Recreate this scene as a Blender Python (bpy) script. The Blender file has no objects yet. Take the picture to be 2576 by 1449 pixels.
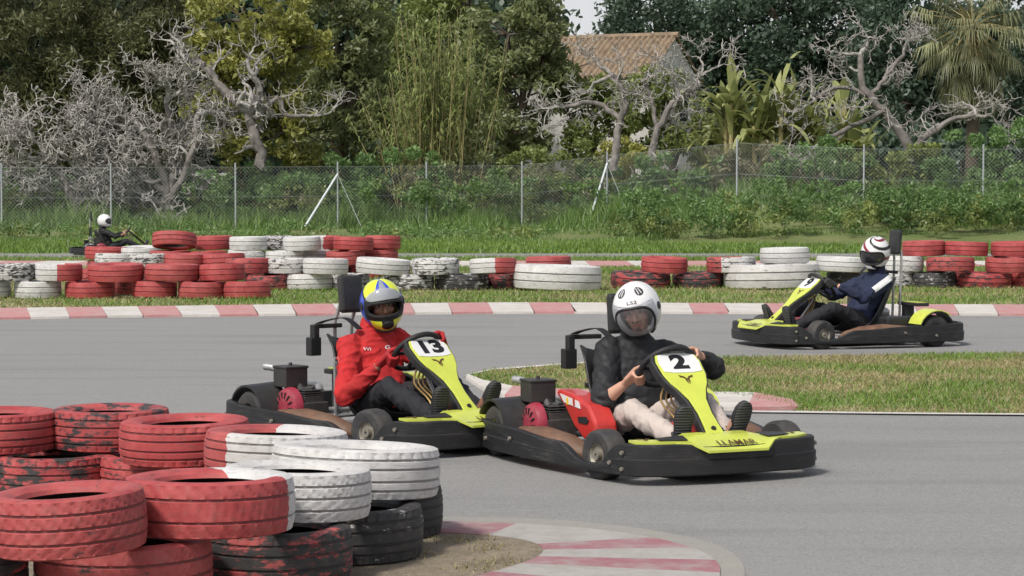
import bpy, bmesh, math, random
import numpy as np
from mathutils import Vector, Matrix, noise
from mathutils.bvhtree import BVHTree
random.seed(11); rng=np.random.default_rng(11)
scn=bpy.context.scene; COL=scn.collection
R=math.radians; PI=math.pi
F=5510.0; H0=482.0; CH=1.45
def up(u,v): d=F*CH/(v-H0); return ((u-1288)/F*d, d)
def at(u,v,d): return Vector(((u-1288)/F*d, d, CH+(H0-v)*d/F))
def smooth(a,b,x):
    t=min(1,max(0,(x-a)/(b-a))); return t*t*(3-2*t)
# ------------------------------------------------------------------ materials
def newmat(name):
    m=bpy.data.materials.new(name); m.use_nodes=True
    nt=m.node_tree; b=nt.nodes['Principled BSDF']; return m,nt,b
def nd(nt,t,**k):
    n=nt.nodes.new(t)
    for a,v in k.items(): setattr(n,a,v)
    return n
def mixc(nt,fac,a,b,bt='MIX'):
    n=nd(nt,'ShaderNodeMix',data_type='RGBA',blend_type=bt)
    for s,val in ((n.inputs[0],fac),(n.inputs[6],a),(n.inputs[7],b)):
        if hasattr(val,'is_output'): nt.links.new(val,s)
        elif isinstance(val,(int,float)): s.default_value=val
        else: s.default_value=(*val,1)
    return n.outputs[2]
def mth(nt,op,a,b=0.0,c=0.0):
    n=nd(nt,'ShaderNodeMath',operation=op)
    for s,val in zip(n.inputs,(a,b,c)):
        if hasattr(val,'is_output'): nt.links.new(val,s)
        else: s.default_value=val
    return n.outputs[0]
def noi(nt,vec,scale,detail=6,rough=.55):
    n=nd(nt,'ShaderNodeTexNoise'); n.inputs['Scale'].default_value=scale; n.inputs['Detail'].default_value=detail; n.inputs['Roughness'].default_value=rough
    nt.links.new(vec,n.inputs['Vector']); return n.outputs[0]
def ramp(nt,x,lo,hi): 
    n=nd(nt,'ShaderNodeMapRange'); n.inputs[1].default_value=lo; n.inputs[2].default_value=hi
    nt.links.new(x,n.inputs[0]); return n.outputs[0]
def bump(nt,b,h,strength=.3,dist=.01):
    n=nd(nt,'ShaderNodeBump'); n.inputs['Strength'].default_value=strength; n.inputs['Distance'].default_value=dist
    nt.links.new(h,n.inputs['Height']); nt.links.new(n.outputs[0],b.inputs['Normal'])
def mat(name,col,rough=.5,metal=0,var=.2,scale=18,bmp=0,bscale=60,dirt=0,coat=0):
    m,nt,b=newmat(name); tc=nd(nt,'ShaderNodeTexCoord'); o=tc.outputs['Object']
    n=noi(nt,o,scale)
    c2=tuple(x*(1-var) for x in col); c3=tuple(min(1,x*(1+var*.5)) for x in col)
    c=mixc(nt,ramp(nt,n,.3,.7),c2,c3)
    if dirt:
        n2=noi(nt,o,scale*.35,9,.7); c=mixc(nt,mth(nt,'MULTIPLY',ramp(nt,n2,.45,.75),dirt),c,(.22,.18,.14))
    nt.links.new(c,b.inputs['Base Color']); b.inputs['Metallic'].default_value=metal
    rr=mth(nt,'ADD',mth(nt,'MULTIPLY',n,.25),rough-.12); nt.links.new(rr,b.inputs['Roughness'])
    if coat: b.inputs['Coat Weight'].default_value=coat
    if bmp: bump(nt,b,noi(nt,o,bscale,5),bmp,.01)
    return m
M={}
def bumpermat():
    m,nt,b=newmat('scuffed_bumper'); tc=nd(nt,'ShaderNodeTexCoord'); o=tc.outputs['Object']
    mp=nd(nt,'ShaderNodeMapping'); mp.inputs['Scale'].default_value=(5,5,60); nt.links.new(o,mp.inputs[0])
    st=noi(nt,mp.outputs[0],1.6,8,.75); n=noi(nt,o,5,6,.6)
    f=mth(nt,'MULTIPLY',ramp(nt,st,.52,.72),ramp(nt,n,.38,.62))
    c=mixc(nt,mth(nt,'MULTIPLY',f,.65),(.013,.0135,.015),(.13,.125,.12)); c=mixc(nt,mth(nt,'MULTIPLY',ramp(nt,noi(nt,o,3,5),.5,.8),.2),c,(.12,.105,.09))
    nt.links.new(c,b.inputs['Base Color']); b.inputs['Roughness'].default_value=.55; b.inputs['Specular IOR Level'].default_value=.4; bump(nt,b,st,.12,.004); return m
M['bumper']=bumpermat()
M['black_plastic']=mat('black_plastic',(.018,.019,.021),.5,0,.3,9,.15,40,.14)
M['black']=mat('black_matt',(.013,.013,.014),.6,0,.3,30,.1,80)
M['rubber']=mat('kart_rubber',(.03,.03,.032),.75,0,.3,25,.2,90,.25)
M['yellow']=mat('lime_yellow',(.55,.61,.085),.35,0,.10,10,0,0,.10,.25)
M['white']=mat('white_gloss',(.70,.70,.70),.3,0,.05,10,0,0,.04,.3)
M['red']=mat('red_gloss',(.50,.03,.025),.35,0,.12,14,0,0,.1,.3)
M['crimson']=mat('crimson_engine',(.30,.025,.05),.5,0,.2,25,.2,80,.2)
M['wine']=mat('wine_stripe',(.20,.015,.03),.3,0,.1,10,0,0,0,.3)
M['steel']=mat('steel_tube',(.42,.42,.42),.38,.5,.2,20)
M['alloy']=mat('dull_alloy',(.08,.08,.08),.5,.5,.3,30,.2,60,.3)
M['zinc']=mat('zinc_rim',(.26,.24,.20),.5,.4,.3,30,0,0,.25)
M['brown']=mat('brown_cover',(.15,.075,.042),.6,0,.35,12,.3,60,.3)
M['bronze']=mat('bronze_print',(.10,.05,.018),.5,.1,.15,20)
M['gold']=mat('gold_cable',(.34,.22,.08),.45,.3,.2,20)
M['ink']=mat('ink_black',(.01,.01,.011),.5,0,.1,20)
M['stripe']=mat('yellow_stripe',(.75,.5,.02),.4,0,.1,20)
M['jacket_red']=mat('red_cloth',(.45,.016,.018),.85,0,.22,7,.6,30)
M['glove_red']=mat('red_glove',(.40,.015,.02),.8,0,.3,20,.5,60)
M['jacket_black']=mat('black_quilt',(.011,.011,.013),.68,0,.3,9,.4,40)
M['jacket_navy']=mat('navy_cloth',(.010,.017,.05),.8,0,.2,9,.5,22)
M['trouser_black']=mat('black_trouser',(.013,.013,.017),.85,0,.3,9,.6,18)
M['trouser_beige']=mat('beige_trouser',(.50,.43,.39),.9,0,.14,9,.6,22)
M['shoe']=mat('dark_shoe',(.02,.02,.024),.7,0,.3,30,.3,60)
def solemat():
    m,nt,b=newmat('ribbed_sole'); tc=nd(nt,'ShaderNodeTexCoord'); w=nd(nt,'ShaderNodeTexWave',wave_type='BANDS',bands_direction='Z'); w.inputs['Scale'].default_value=22; w.inputs['Distortion'].default_value=1.5
    nt.links.new(tc.outputs['Object'],w.inputs['Vector']); c=mixc(nt,w.outputs[1],(.018,.018,.02),(.07,.07,.075)); nt.links.new(c,b.inputs['Base Color']); b.inputs['Roughness'].default_value=.8; bump(nt,b,w.outputs[1],.6,.006); return m
M['sole']=solemat()
M['blue']=mat('blue_gloss',(.025,.06,.45),.3,0,.08,10,0,0,0,.4)
M['hyellow']=mat('fluo_yellow',(.62,.69,.035),.3,0,.05,10,0,0,0,.4)
M['grey']=mat('grey_gloss',(.30,.33,.36),.25,.2,.1,10,0,0,0,.4)
M['ventgrey']=mat('vent_grey',(.045,.045,.05),.4,0,.2,20)
M['darkvisor']=mat('dark_visor',(.03,.03,.035),.1,.2,.05,10,0,0,0,.6)
M['post']=mat('galvanised_post',(.38,.41,.42),.55,.2,.2,20)
M['wire']=mat('fence_wire',(.30,.32,.32),.6,.2,.1,20)
M['strut']=mat('white_strut',(.62,.66,.67),.5,0,.1,10)
def glassmat(name,tint,fac):
    m,nt,b=newmat(name); out=nt.nodes['Material Output']
    tr=nd(nt,'ShaderNodeBsdfTransparent'); tr.inputs[0].default_value=(*tint,1)
    b.inputs['Base Color'].default_value=(.6,.62,.65,1); b.inputs['Roughness'].default_value=.06
    fr=nd(nt,'ShaderNodeFresnel'); fr.inputs[0].default_value=1.3
    f=mth(nt,'ADD',mth(nt,'MULTIPLY',fr.outputs[0],.7),fac)
    mx=nd(nt,'ShaderNodeMixShader'); nt.links.new(f,mx.inputs[0]); nt.links.new(tr.outputs[0],mx.inputs[1]); nt.links.new(b.outputs[0],mx.inputs[2]); nt.links.new(mx.outputs[0],out.inputs[0])
    return m
M['clear']=glassmat('clear_visor',(.97,.97,.98),.06)
M['smoke']=glassmat('smoke_visor',(.70,.72,.75),.40)
def skinmat():
    m,nt,b=newmat('skin'); a=nd(nt,'ShaderNodeAttribute',attribute_name='paint')
    tc=nd(nt,'ShaderNodeTexCoord'); n=noi(nt,tc.outputs['Object'],40)
    nt.links.new(mixc(nt,mth(nt,'MULTIPLY',n,.25),a.outputs['Color'],(.35,.12,.08)),b.inputs['Base Color']); b.inputs['Roughness'].default_value=.5
    return m
M['skin']=skinmat()
def tyremat(name,dark):
    m,nt,b=newmat(name); oi=nd(nt,'ShaderNodeObjectInfo'); sp=nd(nt,'ShaderNodeSeparateColor'); nt.links.new(oi.outputs['Color'],sp.inputs[0])
    tc=nd(nt,'ShaderNodeTexCoord'); xyz=nd(nt,'ShaderNodeSeparateXYZ'); nt.links.new(tc.outputs['Object'],xyz.inputs[0])
    ad=nd(nt,'ShaderNodeVectorMath',operation='ADD'); nt.links.new(tc.outputs['Object'],ad.inputs[0])
    cmb=nd(nt,'ShaderNodeCombineXYZ'); rr=mth(nt,'MULTIPLY',oi.outputs['Random'],37.0)
    for i in range(3): nt.links.new(rr,cmb.inputs[i])
    nt.links.new(cmb.outputs[0],ad.inputs[1]); V=ad.outputs[0]
    ang=mth(nt,'MULTIPLY',oi.outputs['Alpha'],2*PI)
    dot=mth(nt,'ADD',mth(nt,'MULTIPLY',xyz.outputs[0],mth(nt,'COSINE',ang)),mth(nt,'MULTIPLY',xyz.outputs[1],mth(nt,'SINE',ang)))
    n0=noi(nt,V,9,4); dot=mth(nt,'ADD',dot,mth(nt,'MULTIPLY',mth(nt,'SUBTRACT',n0,.5),.08))
    dot=mth(nt,'SUBTRACT',dot,mth(nt,'MULTIPLY',mth(nt,'SUBTRACT',oi.outputs['Object Index'],50.0),.01))
    side=ramp(nt,dot,-.006,.006)
    paint=mth(nt,'ADD',mth(nt,'MULTIPLY',sp.outputs[0],mth(nt,'SUBTRACT',1.0,side)),mth(nt,'MULTIPLY',sp.outputs[1],side))
    nv=noi(nt,V,6,9,.7)
    red=mixc(nt,ramp(nt,nv,.32,.68),(.29,.022,.028),(.47,.085,.083)); wht=mixc(nt,ramp(nt,nv,.3,.75),(.48,.475,.46),(.68,.68,.675))
    c=mixc(nt,ramp(nt,paint,.45,.55),red,wht); c=mixc(nt,mth(nt,'MULTIPLY',oi.outputs['Random'],.14),c,(.26,.16,.14))
    mp=nd(nt,'ShaderNodeMapping'); mp.inputs['Scale'].default_value=(1,1,2.6); nt.links.new(V,mp.inputs[0])
    n1=noi(nt,mp.outputs[0],10,10,.72)
    w=mth(nt,'ADD',n1,mth(nt,'MULTIPLY',mth(nt,'SUBTRACT',sp.outputs[2],.5),.62)); w=ramp(nt,w,.50,.56)
    c=mixc(nt,w,c,(.03,.03,.031))
    n2=noi(nt,V,22,8,.7); c=mixc(nt,mth(nt,'MULTIPLY',ramp(nt,n2,.5,.8),.45),c,(.17,.13,.11))
    mp2=nd(nt,'ShaderNodeMapping'); mp2.inputs['Scale'].default_value=(1,1,9); nt.links.new(V,mp2.inputs[0]); n3=noi(nt,mp2.outputs[0],13,6,.8)
    c=mixc(nt,mth(nt,'MULTIPLY',ramp(nt,n3,.56,.66),.6),c,(.05,.04,.036))
    if dark: c=mixc(nt,.6,c,(.02,.02,.02))  # groove colour darkened: bare rubber lines plus groove shade put into the paint
    nt.links.new(c,b.inputs['Base Color']); b.inputs['Roughness'].default_value=.66
    bump(nt,b,n2,.4,.006)
    return m
M['tyre']=tyremat('painted_tyre',False); M['tyre_groove']=tyremat('painted_tyre_groove',True); M['tyre_inside']=mat('tyre_inside',(.018,.018,.019),.8,0,.3,20)
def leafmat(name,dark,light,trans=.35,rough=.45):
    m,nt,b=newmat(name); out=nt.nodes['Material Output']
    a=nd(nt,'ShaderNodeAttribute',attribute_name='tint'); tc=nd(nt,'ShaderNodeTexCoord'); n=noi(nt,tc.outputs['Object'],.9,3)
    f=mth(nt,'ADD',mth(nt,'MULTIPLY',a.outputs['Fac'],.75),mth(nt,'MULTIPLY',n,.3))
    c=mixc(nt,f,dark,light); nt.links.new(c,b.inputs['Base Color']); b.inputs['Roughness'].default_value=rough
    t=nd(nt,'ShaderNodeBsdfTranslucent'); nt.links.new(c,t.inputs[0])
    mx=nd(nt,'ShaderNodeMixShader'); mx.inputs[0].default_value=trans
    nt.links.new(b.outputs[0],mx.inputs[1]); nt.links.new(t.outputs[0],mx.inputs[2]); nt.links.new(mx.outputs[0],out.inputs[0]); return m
M['lf_conifer']=leafmat('conifer_leaf',(.045,.054,.024),(.195,.20,.085))
M['lf_yellow']=leafmat('yellow_green_leaf',(.075,.09,.02),(.45,.45,.12))
M['lf_grey']=leafmat('grey_green_leaf',(.055,.07,.03),(.29,.33,.14))
M['lf_mid']=leafmat('mid_green_leaf',(.06,.085,.024),(.32,.38,.115))
M['lf_dark']=leafmat('dark_green_leaf',(.026,.048,.034),(.125,.185,.12))
M['lf_bush']=leafmat('bush_leaf',(.045,.085,.028),(.21,.345,.11))
M['lf_brown']=leafmat('dry_brown_leaf',(.08,.08,.04),(.31,.29,.17))
M['lf_reed']=leafmat('reed_leaf',(.09,.125,.03),(.38,.44,.165),.35)
M['lf_banana']=leafmat('banana_leaf',(.10,.13,.04),(.50,.52,.21),.35)
M['lf_palm']=leafmat('palm_leaf',(.08,.09,.04),(.40,.41,.23),.3)
M['grass_green']=leafmat('grass_blade',(.055,.11,.018),(.24,.37,.065),.3)
M['grass_tall']=leafmat('tall_grass_blade',(.04,.085,.022),(.21,.33,.085),.3)
M['grass_dry']=leafmat('dry_grass_blade',(.13,.115,.045),(.50,.43,.22),.25)
M['bark_pale']=mat('pale_bark',(.36,.34,.315),.9,0,.5,6,.5,20)
M['bark_grey']=mat('grey_bark',(.21,.19,.175),.9,0,.5,5,.6,18)
M['bark']=mat('brown_bark',(.09,.07,.05),.9,0,.4,5,.5,20)
M['cane']=mat('yellow_cane',(.32,.27,.12),.6,0,.35,3)
def groundmat(name,a,b_,c_,s1,s2,bm=.4):
    m,nt,b=newmat(name); tc=nd(nt,'ShaderNodeTexCoord'); o=tc.outputs['Object']
    c=mixc(nt,ramp(nt,noi(nt,o,s1,6,.6),.35,.65),a,b_); c=mixc(nt,mth(nt,'MULTIPLY',ramp(nt,noi(nt,o,s2,8,.7),.45,.7),.7),c,c_)
    nt.links.new(c,b.inputs['Base Color']); b.inputs['Roughness'].default_value=.95; bump(nt,b,noi(nt,o,s2*2,6),bm,.02); return m
M['ground']=groundmat('grass_ground',(.10,.14,.035),(.17,.18,.065),(.07,.10,.025),.5,6)
M['infield']=groundmat('dry_grass_ground',(.29,.245,.13),(.17,.18,.065),(.36,.30,.17),1.1,9)
M['verge']=groundmat('verge_ground',(.29,.25,.14),(.17,.19,.065),(.12,.16,.04),.6,7)
M['dirt']=groundmat('dirt',(.25,.20,.145),(.16,.135,.092),(.33,.27,.20),5,30,.9)
M['sand']=groundmat('sandy_asphalt',(.28,.265,.235),(.245,.24,.225),(.33,.305,.265),6,60,.3)
def asphalt():
    m,nt,b=newmat('asphalt'); tc=nd(nt,'ShaderNodeTexCoord'); o=tc.outputs['Object']
    sp=noi(nt,o,95,3,.8); big=noi(nt,o,.35,5,.6)
    c=mixc(nt,ramp(nt,sp,.3,.7),(.138,.136,.133),(.318,.313,.305)); c=mixc(nt,mth(nt,'MULTIPLY',ramp(nt,big,.4,.7),.4),c,(.25,.242,.23))
    mp=nd(nt,'ShaderNodeMapping'); mp.inputs['Rotation'].default_value=(0,0,.35); mp.inputs['Scale'].default_value=(.18,1.6,1); nt.links.new(o,mp.inputs[0])
    st=noi(nt,mp.outputs[0],1.3,5,.6); c=mixc(nt,mth(nt,'MULTIPLY',ramp(nt,st,.50,.70),.5),c,(.135,.133,.131))
    med=noi(nt,o,14,6,.75); c=mixc(nt,mth(nt,'MULTIPLY',ramp(nt,med,.55,.8),.35),c,(.11,.11,.11))
    nt.links.new(c,b.inputs['Base Color']); b.inputs['Roughness'].default_value=.88; bump(nt,b,sp,.5,.007); return m
M['asphalt']=asphalt()
def kerbmat(name,col,alt,k=.65,hi=.66):
    m,nt,b=newmat(name); tc=nd(nt,'ShaderNodeTexCoord'); o=tc.outputs['Object']
    w=ramp(nt,noi(nt,o,7,9,.72),.44,hi); c=mixc(nt,mth(nt,'MULTIPLY',w,k),col,alt); c=mixc(nt,mth(nt,'MULTIPLY',ramp(nt,noi(nt,o,2.2,5),.42,.68),.4),c,(.34,.31,.28))
    c=mixc(nt,mth(nt,'MULTIPLY',ramp(nt,noi(nt,o,40,5,.8),.5,.75),.3),c,(.16,.15,.14))
    nt.links.new(c,b.inputs['Base Color']); b.inputs['Roughness'].default_value=.85; bump(nt,b,noi(nt,o,60,4),.3,.005); return m
M['kerb_red']=kerbmat('kerb_red',(.45,.185,.185),(.49,.34,.32)); M['kerb_white']=kerbmat('kerb_white',(.58,.55,.515),(.45,.40,.36))
M['kerb_red2']=kerbmat('kerb_red_near',(.285,.105,.13),(.31,.235,.23),.85,.60); M['kerb_white2']=kerbmat('kerb_white_near',(.36,.345,.325),(.28,.262,.24),.8,.62)
M['line']=kerbmat('line_white',(.60,.58,.54),(.42,.39,.36))
M['wall']=mat('white_render_wall',(.50,.49,.47),.85,0,.25,1.2,.2,12,.4)
M['tile']=mat('clay_tile',(.26,.19,.125),.9,0,.5,3.5,.3,20,.5)
# ------------------------------------------------------------------ mesh helper
class MB:
    def __init__(s): s.v=[]; s.f=[]; s.m=[]
    def add(s,vs,fs,mi=0):
        o=len(s.v); s.v+=[tuple(v) for v in vs]
        s.f+=[tuple(i+o for i in f) for f in fs]
        s.m+= mi if isinstance(mi,list) else [mi]*len(fs)
    def box(s,c,sz,M_=None,mi=0,taper=1.0):
        c=Vector(c); vs=[]
        for z in (-.5,.5):
            k=1 if z<0 else taper
            for x,y in ((-.5,-.5),(.5,-.5),(.5,.5),(-.5,.5)):
                p=Vector((x*sz[0]*k,y*sz[1]*k,z*sz[2])); vs.append(c+(M_@p if M_ else p))
        s.add(vs,[(3,2,1,0),(4,5,6,7),(0,1,5,4),(1,2,6,5),(2,3,7,6),(3,0,4,7)],mi)
    def tube(s,pts,rad,n=8,mi=0,closed=False):
        pts=[Vector(p) for p in pts]; N=len(pts)
        if not hasattr(rad,'__len__'): rad=[rad]*N
        vs=[];a=None
        for i,p in enumerate(pts):
            if closed: t=(pts[(i+1)%N]-pts[i-1])
            else: t=(pts[min(i+1,N-1)]-pts[max(i-1,0)])
            if t.length<1e-9: t=Vector((0,0,1))
            t.normalize()
            if a is None: a=t.orthogonal().normalized()
            else:
                a=(a-t*a.dot(t))
                if a.length<1e-6: a=t.orthogonal()
                a.normalize()
            b=t.cross(a)
            for k in range(n):
                w=2*PI*k/n; vs.append(p+(a*math.cos(w)+b*math.sin(w))*rad[i])
        fs=[]
        for i in range(N if closed else N-1):
            j=(i+1)%N
            for k in range(n): fs.append((i*n+k,i*n+(k+1)%n,j*n+(k+1)%n,j*n+k))
        if not closed: fs.append(tuple(range(n-1,-1,-1))); fs.append(tuple((N-1)*n+k for k in range(n)))
        s.add(vs,fs,mi)
    def ell(s,c,r,M_=None,n=14,mi=0):
        c=Vector(c); vs=[];fs=[]; m=n//2+1
        vs.append(c+(M_@Vector((0,0,-r[2])) if M_ else Vector((0,0,-r[2]))))
        for j in range(1,m):
            e=-PI/2+PI*j/m
            for k in range(n):
                w=2*PI*k/n; p=Vector((r[0]*math.cos(e)*math.cos(w),r[1]*math.cos(e)*math.sin(w),r[2]*math.sin(e))); vs.append(c+(M_@p if M_ else p))
        vs.append(c+(M_@Vector((0,0,r[2])) if M_ else Vector((0,0,r[2])))); L=len(vs)-1
        for k in range(n): fs.append((0,1+(k+1)%n,1+k)); fs.append((L,L-n+k,L-n+(k+1)%n))
        for j in range(m-2):
            for k in range(n): fs.append((1+j*n+k,1+j*n+(k+1)%n,1+(j+1)*n+(k+1)%n,1+(j+1)*n+k))
        s.add(vs,fs,mi)
    def loft(s,secs,n=16,mi=0):
        vs=[];fs=[]
        for c,a,b in secs:
            c=Vector(c);a=Vector(a);b=Vector(b)
            for k in range(n):
                w=2*PI*k/n; vs.append(c+a*math.cos(w)+b*math.sin(w))
        N=len(secs)
        for i in range(N-1):
            for k in range(n): fs.append((i*n+k,i*n+(k+1)%n,(i+1)*n+(k+1)%n,(i+1)*n+k))
        fs.append(tuple(range(n-1,-1,-1))); fs.append(tuple((N-1)*n+k for k in range(n))); s.add(vs,fs,mi)
    def rings(s,rings,mi=0,caps=True):
        n=len(rings[0]); vs=[p for r in rings for p in r]; fs=[]
        for i in range(len(rings)-1):
            for k in range(n): fs.append((i*n+k,i*n+(k+1)%n,(i+1)*n+(k+1)%n,(i+1)*n+k))
        if caps: fs.append(tuple(range(n-1,-1,-1))); fs.append(tuple((len(rings)-1)*n+k for k in range(n)))
        s.add(vs,fs,mi)
    def prism(s,poly,Mx,t,mi=0):
        n=len(poly); vs=[Mx@Vector((x,y,0)) for x,y in poly]+[Mx@Vector((x,y,t)) for x,y in poly]
        fs=[tuple(range(n-1,-1,-1)),tuple(range(n,2*n))]+[(i,(i+1)%n,(i+1)%n+n,i+n) for i in range(n)]
        s.add(vs,fs,mi)
    def lathe(s,prof,n,Mx,mi=0,closed=True):
        vs=[];fs=[];P=len(prof)
        for k in range(n):
            w=2*PI*k/n
            for r,z in prof: vs.append(Mx@Vector((r*math.cos(w),r*math.sin(w),z)))
        for k in range(n):
            k2=(k+1)%n
            for j in range(P if closed else P-1):
                j2=(j+1)%P; fs.append((k*P+j,k2*P+j,k2*P+j2,k*P+j2))
        s.add(vs,fs,mi)
    def build(s,name,mats,parent=None,smooth_=True,angle=40,bevel=0,solid=0,recalc=True):
        me=bpy.data.meshes.new(name); me.from_pydata(s.v,[],s.f)
        if not isinstance(mats,(list,tuple)): mats=[mats]
        for m in mats: me.materials.append(M[m] if isinstance(m,str) else m)
        me.polygons.foreach_set('material_index',s.m)
        if recalc:
            bm=bmesh.new(); bm.from_mesh(me); bmesh.ops.recalc_face_normals(bm,faces=bm.faces); bm.to_mesh(me); bm.free()
        if smooth_:
            me.polygons.foreach_set('use_smooth',[True]*len(me.polygons)); me.set_sharp_from_angle(angle=R(angle))
        me.update(); o=bpy.data.objects.new(name,me); COL.objects.link(o)
        if parent: o.parent=parent
        if solid:
            md=o.modifiers.new('solid','SOLIDIFY'); md.thickness=solid; md.offset=-1
        if bevel:
            md=o.modifiers.new('bevel','BEVEL'); md.width=bevel; md.segments=2; md.limit_method='ANGLE'; md.angle_limit=R(35)
        return o
def tag(o,label=None,cat=None,group=None,kind=None):
    if label: o['label']=label
    if cat: o['category']=cat
    if group: o['group']=group
    if kind: o['kind']=kind
    return o
def empty(name,loc,rz=0,label=None,cat=None,group=None):
    o=bpy.data.objects.new(name,None); COL.objects.link(o); o.location=loc; o.rotation_euler=(0,0,rz); o.empty_display_size=.2
    return tag(o,label,cat,group)
def remesh(mb,name,mt,parent,voxel,it=4,disp=None):
    o=mb.build(name,mt,None,False)
    md=o.modifiers.new('r','REMESH'); md.mode='VOXEL'; md.voxel_size=voxel
    if it: md=o.modifiers.new('s','SMOOTH'); md.factor=.5; md.iterations=it
    dg=bpy.context.evaluated_depsgraph_get(); me=bpy.data.meshes.new_from_object(o.evaluated_get(dg)); o.modifiers.clear()
    old=o.data; o.data=me; bpy.data.meshes.remove(old); me.name=name
    if disp:
        ns=[v.normal.copy() for v in me.vertices]
        for v,n in zip(me.vertices,ns): v.co+=n*disp(v.co)
    me.polygons.foreach_set('use_smooth',[True]*len(me.polygons)); me.update()
    if parent: o.parent=parent
    return o
def text_geo(t,size,bold=0.0,xs=1.0):
    cu=bpy.data.curves.new('txt','FONT'); cu.body=t; cu.size=size; cu.align_x='CENTER'; cu.align_y='CENTER'; cu.offset=bold; cu.resolution_u=4
    o=bpy.data.objects.new('txt',cu); COL.objects.link(o); dg=bpy.context.evaluated_depsgraph_get(); me=bpy.data.meshes.new_from_object(o.evaluated_get(dg))
    vs=[Vector((v.co.x*xs,v.co.y,0)) for v in me.vertices]; fs=[tuple(p.vertices) for p in me.polygons]
    bpy.data.objects.remove(o); bpy.data.curves.remove(cu); bpy.data.meshes.remove(me); return vs,fs
def text_obj(name,t,size,Mx,mt,parent,bold=0,xs=1.0):
    vs,fs=text_geo(t,size,bold,xs); mb=MB(); mb.add([Mx@v for v in vs],fs); return mb.build(name,mt,parent,False,recalc=False)
def text_project(name,t,size,Mx,mt,parent,target,bold=0,xs=1.0,off=.004):
    vs,fs=text_geo(t,size,bold,xs); bvh=BVHTree.FromPolygons([v.co.copy() for v in target.data.vertices],[tuple(p.vertices) for p in target.data.polygons])
    n=(Mx.to_3x3()@Vector((0,0,1))).normalized(); out=[]
    for v in vs:
        p=Mx@v; h=bvh.ray_cast(p+n*.12,-n,.4); out.append(h[0]+n*off if h[0] else p)
    mb=MB(); mb.add(out,fs); return mb.build(name,mt,parent,False,recalc=False)
def frame(o,x,y):
    x=Vector(x).normalized(); y=Vector(y); y=(y-x*y.dot(x)).normalized(); z=x.cross(y)
    m=Matrix((x,y,z)).transposed().to_4x4(); m.translation=Vector(o); return m
def raw_mesh(name,V,faces_n,mt,tint=None,parent=None):
    k=faces_n; nv=len(V); nf=nv//k; me=bpy.data.meshes.new(name)
    me.vertices.add(nv); me.vertices.foreach_set('co',np.ascontiguousarray(V,dtype=np.float32).ravel())
    me.loops.add(nv); me.loops.foreach_set('vertex_index',np.arange(nv,dtype=np.int32))
    me.polygons.add(nf); me.polygons.foreach_set('loop_start',np.arange(0,nv,k,dtype=np.int32)); 
    me.update(calc_edges=True); me.validate()
    if tint is not None:
        a=me.attributes.new('tint','FLOAT','POINT'); a.data.foreach_set('value',np.repeat(tint,k).astype(np.float32))
    me.materials.append(M[mt]); o=bpy.data.objects.new(name,me); COL.objects.link(o)
    if parent: o.parent=parent
    return o
def unit(n): 
    a=rng.normal(size=(n,3)); return a/np.linalg.norm(a,axis=1)[:,None]
def leaves(name,P,tint,length,aspect,mt,parent=None,upbias=.0,droop=None):
    n=len(P); a=unit(n)
    if droop is not None: a[:,2]-=droop; a/=np.linalg.norm(a,axis=1)[:,None]
    b=np.cross(a,unit(n)+np.array([0,0,upbias])); b/=np.linalg.norm(b,axis=1)[:,None]+1e-9
    L=(length*rng.uniform(.6,1.25,n))[:,None]*.5; W=L*aspect
    V=np.stack([P+a*L,P+b*W-a*L*.1,P-a*L,P-b*W-a*L*.1],1).reshape(-1,3)
    return raw_mesh(name,V,4,mt,tint,parent)
def blades(name,P,h,w,mt,tint,parent=None,lean=.45):
    n=len(P); a=rng.uniform(0,2*PI,n); dx=np.stack([np.cos(a),np.sin(a),np.zeros(n)],1)*w*.5
    l=rng.normal(size=(n,2))*lean; tip=P+np.stack([l[:,0]*h,l[:,1]*h,h],1)
    V=np.stack([P-dx,P+dx,tip],1).reshape(-1,3); return raw_mesh(name,V,3,mt,tint,parent)
def inpoly(P,poly):
    x,y=P[:,0],P[:,1]; c=np.zeros(len(P),bool); n=len(poly)
    for i in range(n):
        x1,y1=poly[i]; x2,y2=poly[i-1]
        k=((y1>y)!=(y2>y))&(x<(x2-x1)*(y-y1)/((y2-y1) or 1e-9)+x1); c^=k
    return c
# ------------------------------------------------------------------ setting: ground, track, kerbs
def sheet(name,poly,z,mt):
    mb=MB(); n=len(poly); mb.add([(x,y,z) for x,y in poly],[tuple(range(n))])
    o=mb.build(name,mt,None,False,recalc=False)
    if o.data.polygons[0].normal.z<0:
        bm=bmesh.new(); bm.from_mesh(o.data); bmesh.ops.reverse_faces(bm,faces=bm.faces); bm.to_mesh(o.data); bm.free()
    return tag(o,kind='structure')
sheet('ground',[(-900,-200),(900,-200),(900,2500),(-900,2500)],0,'ground')
k1n=[(-1200,815),(-100,807),(300,800),(800,795),(1288,790),(1800,791),(2300,794),(2700,797),(3600,800)]
k1f=[(-1200,790),(-100,782),(300,777),(800,770),(1288,766),(1800,768),(2300,771),(2700,772),(3600,775)]
K1N=[up(*p) for p in k1n]; K1F=[up(*p) for p in k1f]
sheet('track',[(-16,1.5),(16,1.5)]+K1N[::-1],.004,'asphalt')
sheet('far_track',[(-45,47.6),(45,47.6),(45,51.2),(-45,51.2)],.004,'asphalt')
sheet('verge',K1F+[(40,47.5),(-40,47.5)],.008,'verge')
def lerp_line(L,u):
    for (a,va),(b,vb) in zip(L,L[1:]):
        if a<=u<=b: return va+(vb-va)*(u-a)/(b-a)
    return L[-1][1]
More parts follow.
